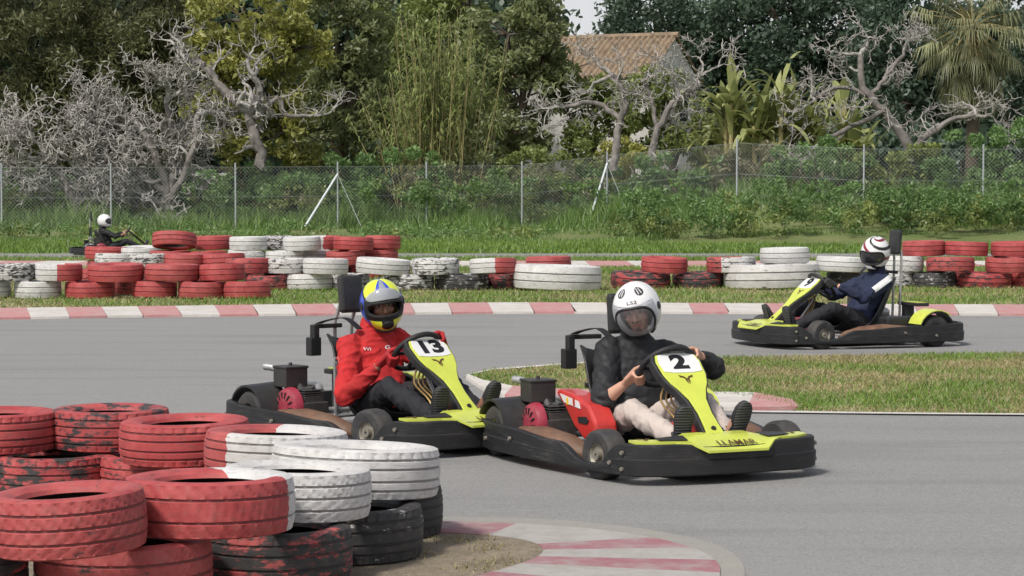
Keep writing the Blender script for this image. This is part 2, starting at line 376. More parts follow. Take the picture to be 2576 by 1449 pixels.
def kerb(name,blocks,ht,mats,seq=None):
    mb=MB()
    for i,(a,b,c,d) in enumerate(blocks):
        q=[a,b,c,d]; mb.add([(x,y,ht) for x,y in q]+[(x,y,0) for x,y in q],[(0,1,2,3),(0,4,5,1),(1,5,6,2),(2,6,7,3),(3,7,4,0)],seq[i] if seq else i%2)
    return tag(mb.build(name,mats,None,False),kind='structure')
bl=[]; u=-1000
while u<3400:
    w=97+random.uniform(-8,8); sk=random.uniform(10,18); bl.append((up(u+sk,lerp_line(k1n,u)),up(u+w+sk,lerp_line(k1n,u+w)),up(u+w,lerp_line(k1f,u+w)),up(u,lerp_line(k1f,u)))); u+=w
kerb('kerb',bl,.03,['kerb_red','kerb_white'])
bl=[]
for i in range(60):
    x=-24+i*.85; bl.append(((x,42.0),(x+.85,42.0),(x+.85,45.0),(x,45.0)))
kerb('kerb_far',bl,.03,['kerb_red','kerb_white'])
infl=[(1178,950),(1240,936),(1400,924),(1600,910),(1850,902),(2100,898),(2400,894),(2800,890),(3600,888),(3600,1052),(2700,1048),(2300,1045),(2010,1040),(1980,1028),(1850,1005),(1500,994),(1290,982),(1200,962)]
INF=[up(*p) for p in infl]
sheet('infield',INF,.010,'infield')
kn=[(1172,957),(1215,986),(1270,1004),(1400,1016),(1520,1025),(1640,1031),(1760,1035),(1880,1037),(2012,1034)]
kf=[(1178,951),(1215,966),(1290,981),(1400,988),(1520,993),(1640,995),(1760,996),(1900,998),(1995,1016)]
kerb('kerb_inner',[(up(*kn[i]),up(*kn[i+1]),up(*kf[i+1]),up(*kf[i])) for i in range(len(kn)-1)],.03,['kerb_red','kerb_white'],[1,1,0,0,1,0,1,0])
def linestrip(name,pts,w):
    P=[up(*p) for p in pts]; mb=MB(); vs=[]
    for i,(x,y) in enumerate(P): vs+= [(x,y-w/2,.016),(x,y+w/2,.016)]
    mb.add(vs,[(2*i,2*i+2,2*i+3,2*i+1) for i in range(len(P)-1)]); return tag(mb.build(name,'line',None,False),kind='structure')
linestrip('edge_line',[(1870,1041.5),(2000,1043),(2300,1047),(2700,1050),(3300,1054)],.09)
linestrip('edge_line_far',[(1170,949),(1240,934),(1400,922),(1600,908),(1720,904)],.13)
ko=[(900,1328),(1115,1323),(1300,1328),(1480,1341),(1640,1364),(1745,1391),(1802,1422),(1815,1455),(1790,1500),(1650,1560)]
ki=[(900,1348),(1115,1352),(1230,1358),(1310,1368),(1354,1381),(1366,1396),(1354,1413),(1310,1431),(1240,1452),(1100,1490)]
def dense(L,n=4):
    out=[]
    for i in range(len(L)-1):
        p0=Vector(L[max(i-1,0)]);p1=Vector(L[i]);p2=Vector(L[i+1]);p3=Vector(L[min(i+2,len(L)-1)])
        for k in range(n):
            t=k/n; q=.5*((2*p1)+(-p0+p2)*t+(2*p0-5*p1+4*p2-p3)*t*t+(-p0+3*p1-3*p2+p3)*t**3); out.append((q.x,q.y))
    out.append(L[-1]); return out
koD=dense(ko); kiD=dense(ki); seq=[]
for m_ in [0,0,1,1,0,1,0,1,0]: seq+=[m_]*4
kerb('kerb_near',[(up(*kiD[i]),up(*kiD[i+1]),up(*koD[i+1]),up(*koD[i])) for i in range(len(koD)-1)],.014,['kerb_red2','kerb_white2'],seq)
so=[(800,1302),(1115,1308),(1320,1312),(1530,1327),(1695,1352),(1808,1381),(1862,1416),(1878,1460),(1845,1520),(1685,1600)]
soD=dense(so); mbs=MB(); n=len(soD); mbs.add([(*up(*p),.0085) for p in soD]+[(*up(*p),.0085) for p in koD],[(i,i+1,i+1+n,i+n) for i in range(n-1)]); tag(mbs.build('sand_edge','sand',None,False),kind='structure')
ip=[up(*p) for p in kiD]+[(-.9,5.2),(-4.5,5.2),(-4.5,11.6),(-2.0,11.6),(-.75,9.9)]
sheet('dirt_island',ip,.011,'dirt')
# ------------------------------------------------------------------ tyres
def tyre_mesh(Rr,w,ncol,pattern,fine):
    if fine:
        gr={0:[-.24,0,.24],1:[-.30,-.12,.12,.30],2:[-.2,.2]}[pattern]
        g=.0065/w; zs=[-.42]
        for c in gr: zs+=[c-g,c-g*.6,c+g*.6,c+g]
        zs.append(.42); zz=[]
        for a,b in zip(zs,zs[1:]):
            zz.append(a)
            if b-a>.07: zz+= [a+(b-a)/3,a+2*(b-a)/3]
        zz.append(zs[-1]); rows=[(q,any(abs(q-c)<g*.75 for c in gr)) for q in zz]
    else: rows=[(-.40,False),(-.2,False),(-.18,True),(-.14,True),(-.12,False),(.12,False),(.14,True),(.18,True),(.2,False),(.40,False)]
    dp=.006 if fine else .008
    prof=[(.62*Rr,-.34*w,0),(.65*Rr,-.42*w,0),(.72*Rr,-.475*w,0),(.80*Rr,-.5*w,0),(.88*Rr,-.5*w,0),(.935*Rr,-.485*w,0),(.965*Rr,-.46*w,0)]
    for q,ing in rows: prof.append((Rr*(1-.03*(abs(q)/.42)**3)-(dp if ing else 0),q*w,2 if ing else 3))
    prof+=[(.965*Rr,.46*w,0),(.935*Rr,.485*w,0),(.88*Rr,.5*w,0),(.80*Rr,.5*w,0),(.72*Rr,.475*w,0),(.65*Rr,.42*w,0),(.62*Rr,.34*w,0)]
    prof+=[(.66*Rr,.31*w,1),(.82*Rr,.40*w,1),(.92*Rr,.3*w,1),(.93*Rr,0,1),(.92*Rr,-.3*w,1),(.82*Rr,-.40*w,1),(.66*Rr,-.31*w,1)]
    P=len(prof); vs=[];fs=[];ms=[]
    for k in range(ncol):
        wv=2*PI*k/ncol
        for j,(r,z,t) in enumerate(prof):
            q=z/w
            if fine and t==3 and abs(q)<.43:
                if pattern==0: hit=(k+int(round(abs(q)*34)))%6==0
                elif pattern==1: hit=abs(q)>.31 and k%5==0
                else: hit=(k+int(round(q*22)))%6==0
                if hit: r-=.0052
            if fine and t==0 and .92*Rr<r and (k%6)==0: r-=.003
            vs.append((r*math.cos(wv),r*math.sin(wv),z))
    for k in range(ncol):
        k2=(k+1)%ncol
        for j in range(P):
            j2=(j+1)%P; fs.append((k*P+j,k2*P+j,k2*P+j2,k*P+j2))
            a,b=prof[j][2],prof[j2][2]
            ms.append(1 if (a==1 or b==1) else (2 if (a==2 and b==2) else 0))
    mb=MB(); mb.add(vs,fs,ms); return mb
def tyre_obj(mesh_or_mb,loc,rz,col,label,group,tilt=(0,0),sc=None):
    if isinstance(mesh_or_mb,MB): o=mesh_or_mb.build('tyre',['tyre','tyre_inside','tyre_groove'],None,True,30)
    else: o=bpy.data.objects.new('tyre',mesh_or_mb); COL.objects.link(o)
    o.location=loc; o.rotation_euler=(tilt[0],tilt[1],rz)
    if sc: o.scale=sc
    a,b,wear,ang=col[:4]; o.color=(a,b,wear,((ang-rz)/(2*PI))%1.0); o.pass_index=50+(col[4] if len(col)>4 else 3)
    tag(o,label,'tyre',group); return o
RED=lambda w=.12:(0,0,w+.05,0); WHT=lambda w=.12:(1,1,w,0)
G1='tyres of the near stacked barrier'
fore=[
 (165,7.3,.24,.262,.20,RED(.26),0,'red tyre with open hole, on top at the nearest left end of the stack',(.05,0)),
 (524,7.72,.24,.302,.195,(0,1,.26,.75,15),2,'red tyre with a white right edge, lying next to the nearest all red one',(.01,.02)),
 (745,8.27,.212,.283,.185,WHT(.10),0,'clean white tyre with its hole showing, lying in front of the larger white tyre',(.03,.01)),
 (893,8.88,.208,.345,.20,WHT(.16),1,'large white tyre with thin dark tread lines at the right end of the near stack',(-.03,.05)),
 (693,9.52,.205,.315,.195,(0,1,.24,-.35,-9),1,'tyre painted half red half white, set back in the middle of the near stack',(0,.03)),
 (462,10.02,.205,.300,.19,RED(.28),1,'red tyre with fine lengthwise grooves, left of the half red half white one',(0,.02)),
 (275,10.55,.205,.285,.19,RED(.46),1,'worn tyre with black rubber showing through red paint, upper left of near stack',(0,0)),
 (-8,10.45,.205,.280,.185,RED(.28),1,'red tyre at the far left end of the upper course, cut by the photo edge',(0,0)),
 (305,7.62,0,.310,.235,RED(.30),0,'red tyre on the ground under the two nearest red tyres',(0,0)),
 (-155,7.45,0,.290,.235,RED(.60),1,'dark tyre on the ground at the lower left corner of the photo',(0,0)),
 (690,8.06,0,.285,.208,RED(.58),1,'black tyre streaked with old red paint, lowest and middle of the near stack',(0,0)),
 (885,8.62,0,.280,.205,WHT(.76),1,'black ribbed tyre with flecks of white paint on the ground below the white tyres',(0,0)),
 (946,9.20,0,.280,.205,WHT(.84),1,'bare black tyre at the right foot of the near stack next to the dirt',(0,0)),
 (560,9.62,0,.290,.20,RED(.35),0,'dull red tyre on the ground hidden in the middle of the near stack',(0,0)),
 (720,10.0,0,.290,.20,RED(.45),0,'dark red tyre on the ground behind the clean white tyre, mostly hidden',(0,0)),
 (395,10.35,0,.290,.20,RED(.40),0,'dark red ground tyre under the grooved red tyre, seen above the front tyres',(0,0)),
 (128,10.35,0,.290,.20,RED(.50),1,'blackened tyre on the ground under the worn black and red tyre',(0,0)),
 (-150,10.5,0,.280,.20,RED(.28),0,'red tyre on the ground at the left photo edge below the upper red tyre',(0,0)),
]
for u,d,zb,r,w,col,pat,lab,tl in fore:
    X=(u-1288)/F*d; tyre_obj(tyre_mesh(r,w,180,pat,True),(X,d,.012+w/2+zb),random.uniform(0,6.28),col,lab,G1,tl)
BASE=tyre_mesh(.325,.235,60,0,False).build('tyre',['tyre','tyre_inside','tyre_groove'],None,True,30)
base_me=BASE.data; bpy.data.objects.remove(BASE)
TH=.232
def mid(u,wpx,d,lev,col,label,group,tilt=(0,0),thick=TH,z0=None,dz=0):
    s=F/d; r=wpx/s/2; z=(lev*TH if z0 is None else z0)+thick/2+.010+dz
    k=random.uniform(.92,1.0)
    tyre_obj(base_me,((u-1288)/s+random.uniform(-.02,.02),d,z),random.uniform(0,6.28),col,label,group,(tilt[0]+random.gauss(0,.025),tilt[1]+random.gauss(0,.03)),(r/.325,r/.325,thick*k/.235))
GL='tyres of the barrier across the track, left part'; GR='tyres of the barrier across the track, right part'; GB='tyres of the rear heap behind the left barrier'
L=[
 (-28,112,29.7,0,WHT(.25),'white tyre on the ground at the left photo edge of the far barrier'),
 (91,118,29.7,0,WHT(.35),'white tyre on the grass, second from the left end of the far barrier'),
 (222,126,29.7,0,RED(.28),'red ground tyre just right of the last white ground tyre at left'),
 (314,112,30.5,0,RED(.36),'red ground tyre set back, peeping between two red ground tyres at the left'),
 (390,114,29.7,0,RED(.26),'red ground tyre, third from the right end of the front left row'),
 (503,118,29.6,0,RED(.28),'red ground tyre, second from the right end of the front left row'),
 (624,121,29.6,0,RED(.24),'red ground tyre at the right end of the front left row'),
 (30,118,29.7,1,WHT(.55),'white tyre blotched with black on top, at the left photo edge'),
 (147,118,29.7,1,(1,0,.2,0),'tyre white on the left and red on the right, topping the white ground tyres'),
 (289,142,29.7,1,RED(.26),'wide red tyre on the upper course, leftmost of three reds in a row'),
 (431,138,29.7,1,RED(.30),'wide red tyre on the upper course, middle of three reds in a row'),
 (557,116,29.7,1,RED(.30),'red tyre on the upper course, rightmost of three reds in a row'),
 (668,112,32.2,0,RED(.50),'dark red tyre low down right behind the end of the front left row'),
 (778,116,32.2,0,WHT(.35),'white tyre on the grass between the dark red one and the red driver'),
 (880,100,32.4,0,WHT(.5),'greyish white ground tyre half hidden by the helmet of the red driver'),
 (1024,130,32.2,0,WHT(.55),'dirty white and black ground tyre right of the yellow and blue helmet'),
 (1161,137,32.2,0,WHT(.66),'nearly black ground tyre with white streaks below the half red tyre'),
 (1286,112,32.4,0,RED(.52),'dark red ground tyre touching the left side of the left tractor tyre'),
 (624,114,32.3,1,RED(.38),'weathered red tyre on top, just left of the two upper white tyres'),
 (724,102,32.3,1,WHT(.45),'white tyre with black sides on the upper course next to the weathered red one'),
 (818,115,32.1,1,WHT(.3),'white tyre on the upper course above the headrest of the red driver'),
 (966,138,32.1,1,WHT(.3),'largest upper white tyre directly above the yellow and blue helmet'),
 (1096,122,32.1,1,WHT(.48),'white tyre with a black band, right of the largest upper white tyre'),
 (1238,120,32.1,1,(1,0,.25,0),'upper tyre half white half red, just left of the left tractor tyre'),
 (1382,115,33.3,1,RED(.28),'red tyre showing just its top above the left big white tractor tyre'),
 (1382,118,33.3,0,RED(.5),'dull red ground tyre hidden behind the left big white tractor tyre'),
]
for t in L: mid(*t,GL)
Rr=[
 (1612,152,32.9,0,RED(.52),'blackened red ground tyre right of the left big white tractor tyre'),
 (1755,130,32.9,0,RED(.58),'almost black ground tyre left of the right big white tractor tyre'),
 (2140,116,33.2,0,WHT(.7),'dark ground tyre behind the steering wheel of the kart at right'),
 (2250,110,33.2,0,WHT(.5),'grey ground tyre hidden behind the navy driver'),
 (2350,112,33.0,0,WHT(.70),'dark ground tyre just right of the seat of the kart at right'),
 (2474,145,33.0,0,RED(.45),'wide dark red ground tyre near the right photo edge'),
 (2604,115,33.0,0,RED(.3),'red ground tyre cut by the right photo edge'),
 (1671,118,32.8,1,RED(.26),'upper red tyre alone between the two big white tractor tyres'),
 (1842,125,32.8,1,(0,1,.45,-.6),'upper tyre of red and white with a worn black front, left of a white one'),
 (2116,127,33.0,1,WHT(.25),'upper white tyre right above the number panel of the kart at right'),
 (2266,112,33.2,1,WHT(.4),'upper white tyre half hidden by the striped helmet'),
 (2390,121,32.9,1,RED(.40),'weathered dark red upper tyre right of the headrest of the kart at right'),
 (2536,118,32.9,1,RED(.26),'upper red tyre in the second course at the right photo edge'),
 (2325,108,33.3,2,RED(.28),'topmost red tyre next to the headrest of the kart at right'),
 (2432,108,33.1,2,RED(.28),'topmost red tyre, middle of the three on the right'),
 (2546,110,33.1,2,RED(.26),'topmost red tyre at the right photo edge'),
]
for t in Rr: mid(*t,GR)
mid(1400,224,32.1,0,WHT(.32),'big white tractor tyre lying on the grass left of the lone upper red tyre',GL,thick=.375)
mid(1939,242,32.7,0,WHT(.34),'big white tractor tyre lying behind the nose of the kart at right',GR,thick=.365)
mid(1977,125,33.0,1,WHT(.26),'white tyre resting on the right big white tractor tyre',GR,z0=.366)
Cc=[
 (290,105,34.6,1,WHT(.45),'white and black tyre over the wide leftmost red, in the second row'),
 (372,105,34.6,1,WHT(.5),'black and white tyre right beside another mottled one, in the second row'),
 (462,108,34.6,1,RED(.28),'red tyre in the second row below the big tilted red tyre'),
 (562,110,34.6,1,RED(.3),'red tyre in the second row left of the weathered red one'),
 (268,108,39.0,1,RED(.3),'red tyre at the left end of the rear heap beside the far driver'),
 (354,106,39.0,1,WHT(.3),'white tyre in the rear heap left of the big tilted red tyre'),
 (440,112,36.4,2,RED(.28),'big red tyre tilted to show its hole, left end of the rear heap top'),
 (535,98,37.0,2,RED(.28),'topmost red tyre of the rear heap just right of the tilted one'),
 (622,96,36.4,2,WHT(.33),'topmost white tyre of the rear heap, first white from the left'),
 (700,96,37.0,2,WHT(.55),'topmost mottled black and white tyre of the rear heap'),
 (762,96,36.4,2,WHT(.33),'topmost white tyre of the rear heap, right of the mottled one'),
 (815,90,37.1,2,(1,0,.25,0),'topmost tyre half white half red in the rear heap'),
 (889,102,36.4,2,RED(.26),'topmost red tyre of the rear heap, right of the half white one'),
 (962,92,37.0,2,RED(.28),'topmost red tyre at the right end of the rear heap'),
 (520,98,36.4,1,RED(.33),'red tyre in the middle course of the rear heap under the top reds'),
 (618,98,36.4,1,WHT(.38),'white tyre in the middle course of the rear heap, left one'),
 (716,98,36.4,1,WHT(.38),'white tyre in the middle course of the rear heap, centre one'),
 (796,90,37.0,1,WHT(.38),'white tyre in the middle course of the rear heap, right one'),
 (872,100,36.4,1,RED(.33),'red tyre in the middle course of the rear heap, right part'),
 (958,92,37.0,1,RED(.35),'red tyre in the middle course at the right end of the rear heap'),
 (430,105,36.4,1,RED(.33),'red tyre directly under the big tilted red tyre'),
]
for t in Cc:
    mid(*t,GB,tilt=(.16,0) if 'tilted to' in t[5] else (0,0),dz=.05 if 'tilted to' in t[5] else 0)
for u in (245,345,445,545): mid(u,104,34.6,0,RED(.45),'tyre in the lowest course of the rear heap, hidden by the rows before it','hidden lowest tyres of the rear heap')
for u in (265,360,455,550,645,740,835,930): mid(u,96,39.0 if u<400 else 36.6,0,RED(.45),'tyre in the lowest course of the rear heap, hidden by the rows before it','hidden lowest tyres of the rear heap')
# ------------------------------------------------------------------ karts
SWC=Vector((.13,0,.525)); SWN=Vector((-.74,0,.673)).normalized(); SWU=Vector((.673,0,.74)).normalized(); SWR=.15
YV=Vector((0,1,0))
def strip(path,zb,zt,th=.045,bulge=.003):
    n=len(path); rings=[]
    for i,(x,y) in enumerate(path):
        a=Vector(path[max(i-1,0)]); b=Vector(path[min(i+1,n-1)]); t=(b-a).normalized(); nn=Vector((-t.y,t.x)); p=Vector((x,y))
        if nn.dot(p)>0: nn=-nn
        def q(k,z): return (p.x+nn.x*k,p.y+nn.y*k,z)
        h=zt[i]-zb[i]
        rings.append([q(.012,zb[i]),q(.0,zb[i]+.008),q(-bulge,zb[i]+h*.52),q(.004,zb[i]+h*.56),q(.006,zt[i]-.006),q(.014,zt[i]),q(th,zt[i]-.002),q(th,zb[i])])
    return rings
def emblem(mb,Mx,s):
    mb.prism([(-1*s,.75*s),(-.32*s,.5*s),(0,.1*s),(.32*s,.5*s),(1*s,.75*s),(.85*s,.30*s),(.52*s,.28*s),(.30*s,.05*s),(.27*s,-.35*s),(.07*s,-.85*s),(.03*s,-.1*s),(-.03*s,-.1*s),(-.07*s,-.85*s),(-.27*s,-.35*s),(-.30*s,.05*s),(-.52*s,.28*s),(-.85*s,.30*s)],Mx,.0012)
def arc_path(ctrl,n=5):
    out=[]; P=[Vector(c) for c in ctrl]
    for i in range(len(P)-1):
        p0=P[max(i-1,0)];p1=P[i];p2=P[i+1];p3=P[min(i+2,len(P)-1)]
        for k in range(n):
            t=k/n; out.append(.5*((2*p1)+(-p0+p2)*t+(2*p0-5*p1+4*p2-p3)*t*t+(-p0+3*p1-3*p2+p3)*t**3))
    out.append(P[-1]); return out
def kart(loc,th,num,label,side_tank=False,head_y=0,head_z=.87,fronttank=False,belt=True,head_x=-.63):
    phi=R(th)-PI/2; k=empty('go_kart',(loc[0],loc[1],0),phi,label,'kart','racing karts on the track')
    mb=MB(); mb.prism([(-.62,-.30),(.1,-.34),(.55,-.26),(.78,-.16),(.78,.16),(.55,.26),(.1,.34),(-.62,.30)],Matrix.Translation((0,0,.045)),.012); mb.build('floor_tray','black_plastic',k,False)
    mb=MB()
    for s in (-1,1):
        mb.tube(arc_path([(-.95,s*.34,.085),(-.5,s*.36,.085),(.1,s*.36,.085),(.45,s*.28,.085),(.8,s*.2,.085)]),.016,8)
        mb.tube([(.48,s*.15,.10),(.48,s*.46,.12)],.014,8)
    for x in (-.9,-.35,.15,.62): mb.tube([(x,-.34,.085),(x,.34,.085)],.015,8)
    mb.tube([(-.66,-.58,.135),(-.66,.58,.135)],.02,10); mb.tube([(-.66,0,.135),(-.66,0,.085)],.015,6)
    mb.build('frame','steel',k)
    for s in (-1,1):
        path=arc_path([(-1.03,s*.50),(-.95,s*.63),(-.76,s*.695),(-.42,s*.71),(-.10,s*.69),(.14,s*.655),(.32,s*.63),(.48,s*.605),(.60,s*.58),(.70,s*.545)],5); n=len(path)
        def ztop(x):
            return .208-.012*smooth(-.9,-.4,x)-.025*smooth(-.35,.1,x)-.08*smooth(.14,.38,x)+.112*smooth(.50,.66,x)
        mb=MB(); mb.rings(strip([tuple(p)[:2] for p in path],[.05]*n,[ztop(p.x) for p in path])); mb.build('side_bumper','bumper',k,True,26)
    fp=arc_path([(.685,-.558),(.76,-.52),(.815,-.43),(.85,-.28),(.87,0),(.85,.28),(.815,.43),(.76,.52),(.685,.558)],6)
    n=len(fp); mb=MB(); mb.rings(strip([tuple(p)[:2] for p in fp],[.05]*n,[.208-.015*(1-smooth(.18,.26,abs(p.y))) for p in fp],.06,.005)); fb=mb.build('front_bumper','bumper',k,True,26)
    for s in (-1,1):
        for x,z,y in ((.705,.165,.556),(.705,.085,.556),(.62,.11,.582),(-.30,.14,.714),(-.62,.11,.716)):
            mb=MB(); mb.lathe([(.0,.006),(.010,.006),(.012,-.006)],10,Matrix.Translation((x,s*y,z))@Matrix.Rotation(s*(.35 if x>.5 else 0)*-1,4,'Z')@Matrix.Rotation(-s*PI/2,4,'X'),0,False); mb.build('bolt','zinc',k)
    rp=arc_path([(-1.035,-.49),(-1.09,-.36),(-1.12,0),(-1.09,.36),(-1.035,.49)],4); n=len(rp)
    mb=MB(); mb.rings(strip([tuple(p)[:2] for p in rp],[.08]*n,[.208]*n)); mb.build('rear_bumper','bumper',k,True,26)
    mb=MB(); ys=[-.49,-.40,-.30,-.23,-.17,0,.17,.23,.30,.40,.49]
    def fz(x,y):
        w=1-smooth(.17,.25,abs(y)); base=.222-.03*(x-.60); return base+w*(.016-.30*max(0,x-.72))
    nf=len(ys)
    def fx(i,y):
        a=abs(y); front=.79-.9*max(0,a-.36)**1.3; back=.62+.09*smooth(.18,.30,a)-.06*smooth(.32,.44,a)
        if a<.20: front=.893
        elif a<.24: front=.845
        return back+(front-back)*i/11
    NI=12
    grid=[[Vector((fx(i,y),y,fz(fx(i,y),y))) for y in ys] for i in range(NI)]
    vs=[p for r in grid for p in r]+[p-Vector((0,0,.012)) for r in grid for p in r]; N=NI*nf; fs=[]
    for i in range(NI-1):
        for j in range(nf-1):
            q=(i*nf+j,i*nf+j+1,(i+1)*nf+j+1,(i+1)*nf+j); fs.append(q); fs.append(tuple(N+a for a in q[::-1]))
    for i in range(NI-1):
        for j in (0,nf-1): a,b=i*nf+j,(i+1)*nf+j; fs.append((a,b,b+N,a+N))
    for j in range(nf-1):
        for i in (0,NI-1): a,b=i*nf+j,i*nf+j+1; fs.append((a,b,b+N,a+N))
    mb.add(vs,fs); ff=mb.build('front_fairing','yellow',k,True,30)
    for s in (-1,1):
        mb=MB(); P=[Vector((.69,s*.21,0)),Vector((.69,s*.36,0)),Vector((.75,s*.37,0)),Vector((.785,s*.23,0))]
        for p in P: p.z=fz(p.x,p.y)+.004
        mb.add(P+[p+Vector((0,0,.005)) for p in P],[(0,1,2,3),(4,5,6,7),(0,1,5,4),(1,2,6,5),(2,3,7,6),(3,0,4,7)]); mb.build('fairing_recess','black_plastic',ff,False)
    vs,fs=text_geo('LLAMAR',.080,.0014,1.0); mb=MB(); T=[]
    for v in vs:
        y=.02+v.x*.74; x=.836-v.y*.95; T.append((x,y,fz(x,0)+.010))
    mb.add(T,fs); mb.build('lettering','bronze',ff,False,recalc=False)
    for s in (-1,1):
        mb=MB(); emblem(mb,frame((.69,s*.42,fz(.69,.42)+.004),(0,1,0),(-1,0,.05)),.035); mb.build('emblem','bronze',ff,False)
    A=Vector((.20,0,.600)); B=Vector((.665,0,.215)); Ud=(A-B).normalized(); Ln=(A-B).length
    pf=frame(B,(0,1,0),Ud)
    prof=[(0,.035),(.02,.050),(.06,.046),(.16,.040),(.26,.050),(.33,.078),(.38,.106),(.44,.124),(.54,.130),(.585,.116),(.60,.09)]
    sc=Ln/.60; poly=[(w,t*sc) for t,w in prof]+[(-w,t*sc) for t,w in prof[::-1]]
    pb=[(x*1.0+(.016 if x>0 else -.016),y*1.0+(.012 if y>.3 else -.004)) for x,y in poly]
    mb=MB(); mb.prism(pb,pf@Matrix.Translation((0,0,-.05)),.05); np_=mb.build('number_panel','black_plastic',k,False,bevel=.008)
    mb=MB(); mb.prism(poly,pf@Matrix.Translation((0,0,.0005)),.010); mb.build('panel_face','yellow',np_,False,bevel=.004)
    wp=[(-.110,.462*sc),(-.05,.452*sc),(.05,.452*sc),(.110,.462*sc),(.119,.53*sc),(.108,.578*sc),(.085,.592*sc),(-.085,.592*sc),(-.108,.578*sc),(-.119,.53*sc)]
    mb=MB(); mb.prism(wp,pf@Matrix.Translation((0,0,.0108)),.003); mb.build('number_plate','white',np_,False)
    text_obj('number',num,.135,pf@Matrix.Translation((0,.525*sc,.0145)),'ink',np_,.007,1.35)
    mb=MB(); emblem(mb,pf@Matrix.Translation((0,.405*sc,.0108)),.042); mb.build('emblem','bronze',np_,False)
    mb=MB(); mb.lathe([(0,.008),(.012,.008),(.014,0)],10,pf@Matrix.Translation((0,.05,.0108)),0,False); mb.build('bolt','black',np_)
    mb=MB(); ring=[]
    for i in range(40):
        a=2*PI*i/40; rr=SWR*(1-.12*max(0,-math.sin(a))**4); ring.append(SWC+YV*math.cos(a)*rr+SWU*math.sin(a)*rr)
    mb.tube(ring,.0155,10,0,True)
    for a in (0,180,270): mb.tube([SWC,SWC+(YV*math.cos(R(a))+SWU*math.sin(R(a)))*SWR*.9],.011,6)
    mb.ell(SWC,(.04,.04,.03)); sw=mb.build('steering_wheel','black',k)
    mb=MB(); mb.tube([SWC,Vector((.45,0,.12))],.011,8); mb.build('steering_column','steel',sw)
    for i in range(4):
        y=-.05+.03*i; mb=MB(); mb.tube(arc_path([(.22,y,.46),(.22,y-.03,.36),(.30,y+.02,.26),(.42,y,.13)],4),.006,6); mb.build('cable','gold',k)
    for s in (-1,1):
        mb=MB(); mb.box((.63,s*.17,.165),(.02,.11,.05),Matrix.Rotation(R(-25),3,'Y')); mb.tube([(.635,s*.10,.16),(.635,s*.245,.16)],.013,8); mb.tube([(.63,s*.11,.16),(.67,s*.11,.07)],.009,6); mb.tube([(.63,s*.22,.16),(.67,s*.22,.07)],.009,6); mb.build('pedal','black',k,False)
    for x,y,r,w in ((.44,-.515,.128,.12),(.44,.515,.128,.12),(-.66,-.57,.142,.17),(-.66,.57,.142,.17)):
        st=R(10) if x>0 else 0
        Mx=Matrix.Translation((x,y,r))@Matrix.Rotation(st,4,'Z')@Matrix.Rotation(PI/2,4,'X')
        pr=[(r*.48,-w*.46),(r*.72,-w*.5),(r*.88,-w*.49),(r*.97,-w*.40),(r,-w*.25),(r,w*.25),(r*.97,w*.40),(r*.88,w*.49),(r*.72,w*.5),(r*.48,w*.46)]
        e=MB(); e.lathe(pr,40,Mx); wh=e.build('wheel','rubber',k,True,35)
        e=MB(); e.lathe([(r*.52,-w*.47),(r*.47,-w*.42),(r*.40,-w*.30),(r*.22,-w*.30),(r*.2,-w*.5),(.008,-w*.5),(.008,w*.5),(r*.2,w*.5),(r*.22,w*.30),(r*.40,w*.30),(r*.47,w*.42),(r*.52,w*.47)],28,Mx); e.build('rim','zinc',wh,True,30)
    mb=MB(); cl=[(.02,.16),(-.06,.12),(-.16,.09),(-.27,.09),(-.36,.14),(-.43,.24),(-.49,.36),(-.545,.48),(-.575,.57)]
    vs=[];fs=[];nu=9
    for i,(x,z) in enumerate(cl):
        t=i/(len(cl)-1); wd=.215-.02*max(0,t-.7)/.3
        for j in range(nu):
            q=-1+2*j/(nu-1); e=abs(q)**3; hgt=.13*(1-max(0,t-.85)*3); nx,nz=(0,1) if t<.35 else (.8,.5)
            vs.append((x+nx*e*hgt,q*wd,z+nz*e*hgt))
    for i in range(len(cl)-1):
        for j in range(nu-1): fs.append((i*nu+j,i*nu+j+1,(i+1)*nu+j+1,(i+1)*nu+j))
    mb.add(vs,fs); mb.build('seat','black_plastic',k,True,60,solid=.012)
    mb=MB()
    for q in (-.06,.06): mb.tube([(-.64,head_y*.6+q,.10),(-.66,head_y+q,head_z-.17),(head_x-.025,head_y+q,head_z-.07)],.012,8)
    mb.tube([(-.64,-.2,.10),(-.64,.2,.10)],.012,8); mb.build('headrest_post','steel',k)
    mb=MB(); mb.box((head_x,head_y,head_z),(.05,.165,.225),Matrix.Rotation(R(-6),3,'Y')); mb.build('headrest','black_plastic',k,False,bevel=.02)
    if belt:
        mb=MB(); mb.box((-.65,-.10,.645),(.03,.20,.026)); mb.box((-.65,-.19,.615),(.05,.04,.08)); mb.box((-.655,-.195,.525),(.06,.075,.11))
        mb.build('belt_mount','black',k,False,bevel=.006)
        mb=MB(); P=arc_path([(-.64,-.17,.66),(-.54,-.16,.685),(-.42,-.12,.70),(-.32,-.09,.64)],4); rings=[]
        for p in P: rings.append([p+Vector((0,-.022,0)),p+Vector((0,.022,0)),p+Vector((.0,.022,.004)),p+Vector((.0,-.022,.004))])
        mb.rings(rings); mb.build('seat_belt','black',k,False)
    ex,ey=-.43,-.40
    mb=MB(); mb.box((ex,ey,.165),(.23,.18,.12)); mb.box((ex+.01,ey+.01,.235),(.15,.14,.05))
    for i in range(3): mb.box((ex+.01,ey+.01,.266+.014*i),(.15,.14,.007))
    mb.tube([(ex+.02,ey+.01,.23),(ex+.02,ey+.01,.31)],.04,8)
    en=mb.build('engine','alloy',k,False,bevel=.005)
    Mx=Matrix.Translation((ex,ey-.093,.195))@Matrix.Rotation(PI/2,4,'X')
    mb=MB(); mb.lathe([(.118,-.01),(.118,.02),(.108,.04),(.085,.053),(.04,.058),(.0,.058)],28,Mx,0,False); rc=mb.build('recoil_cover','crimson',en,True,30)
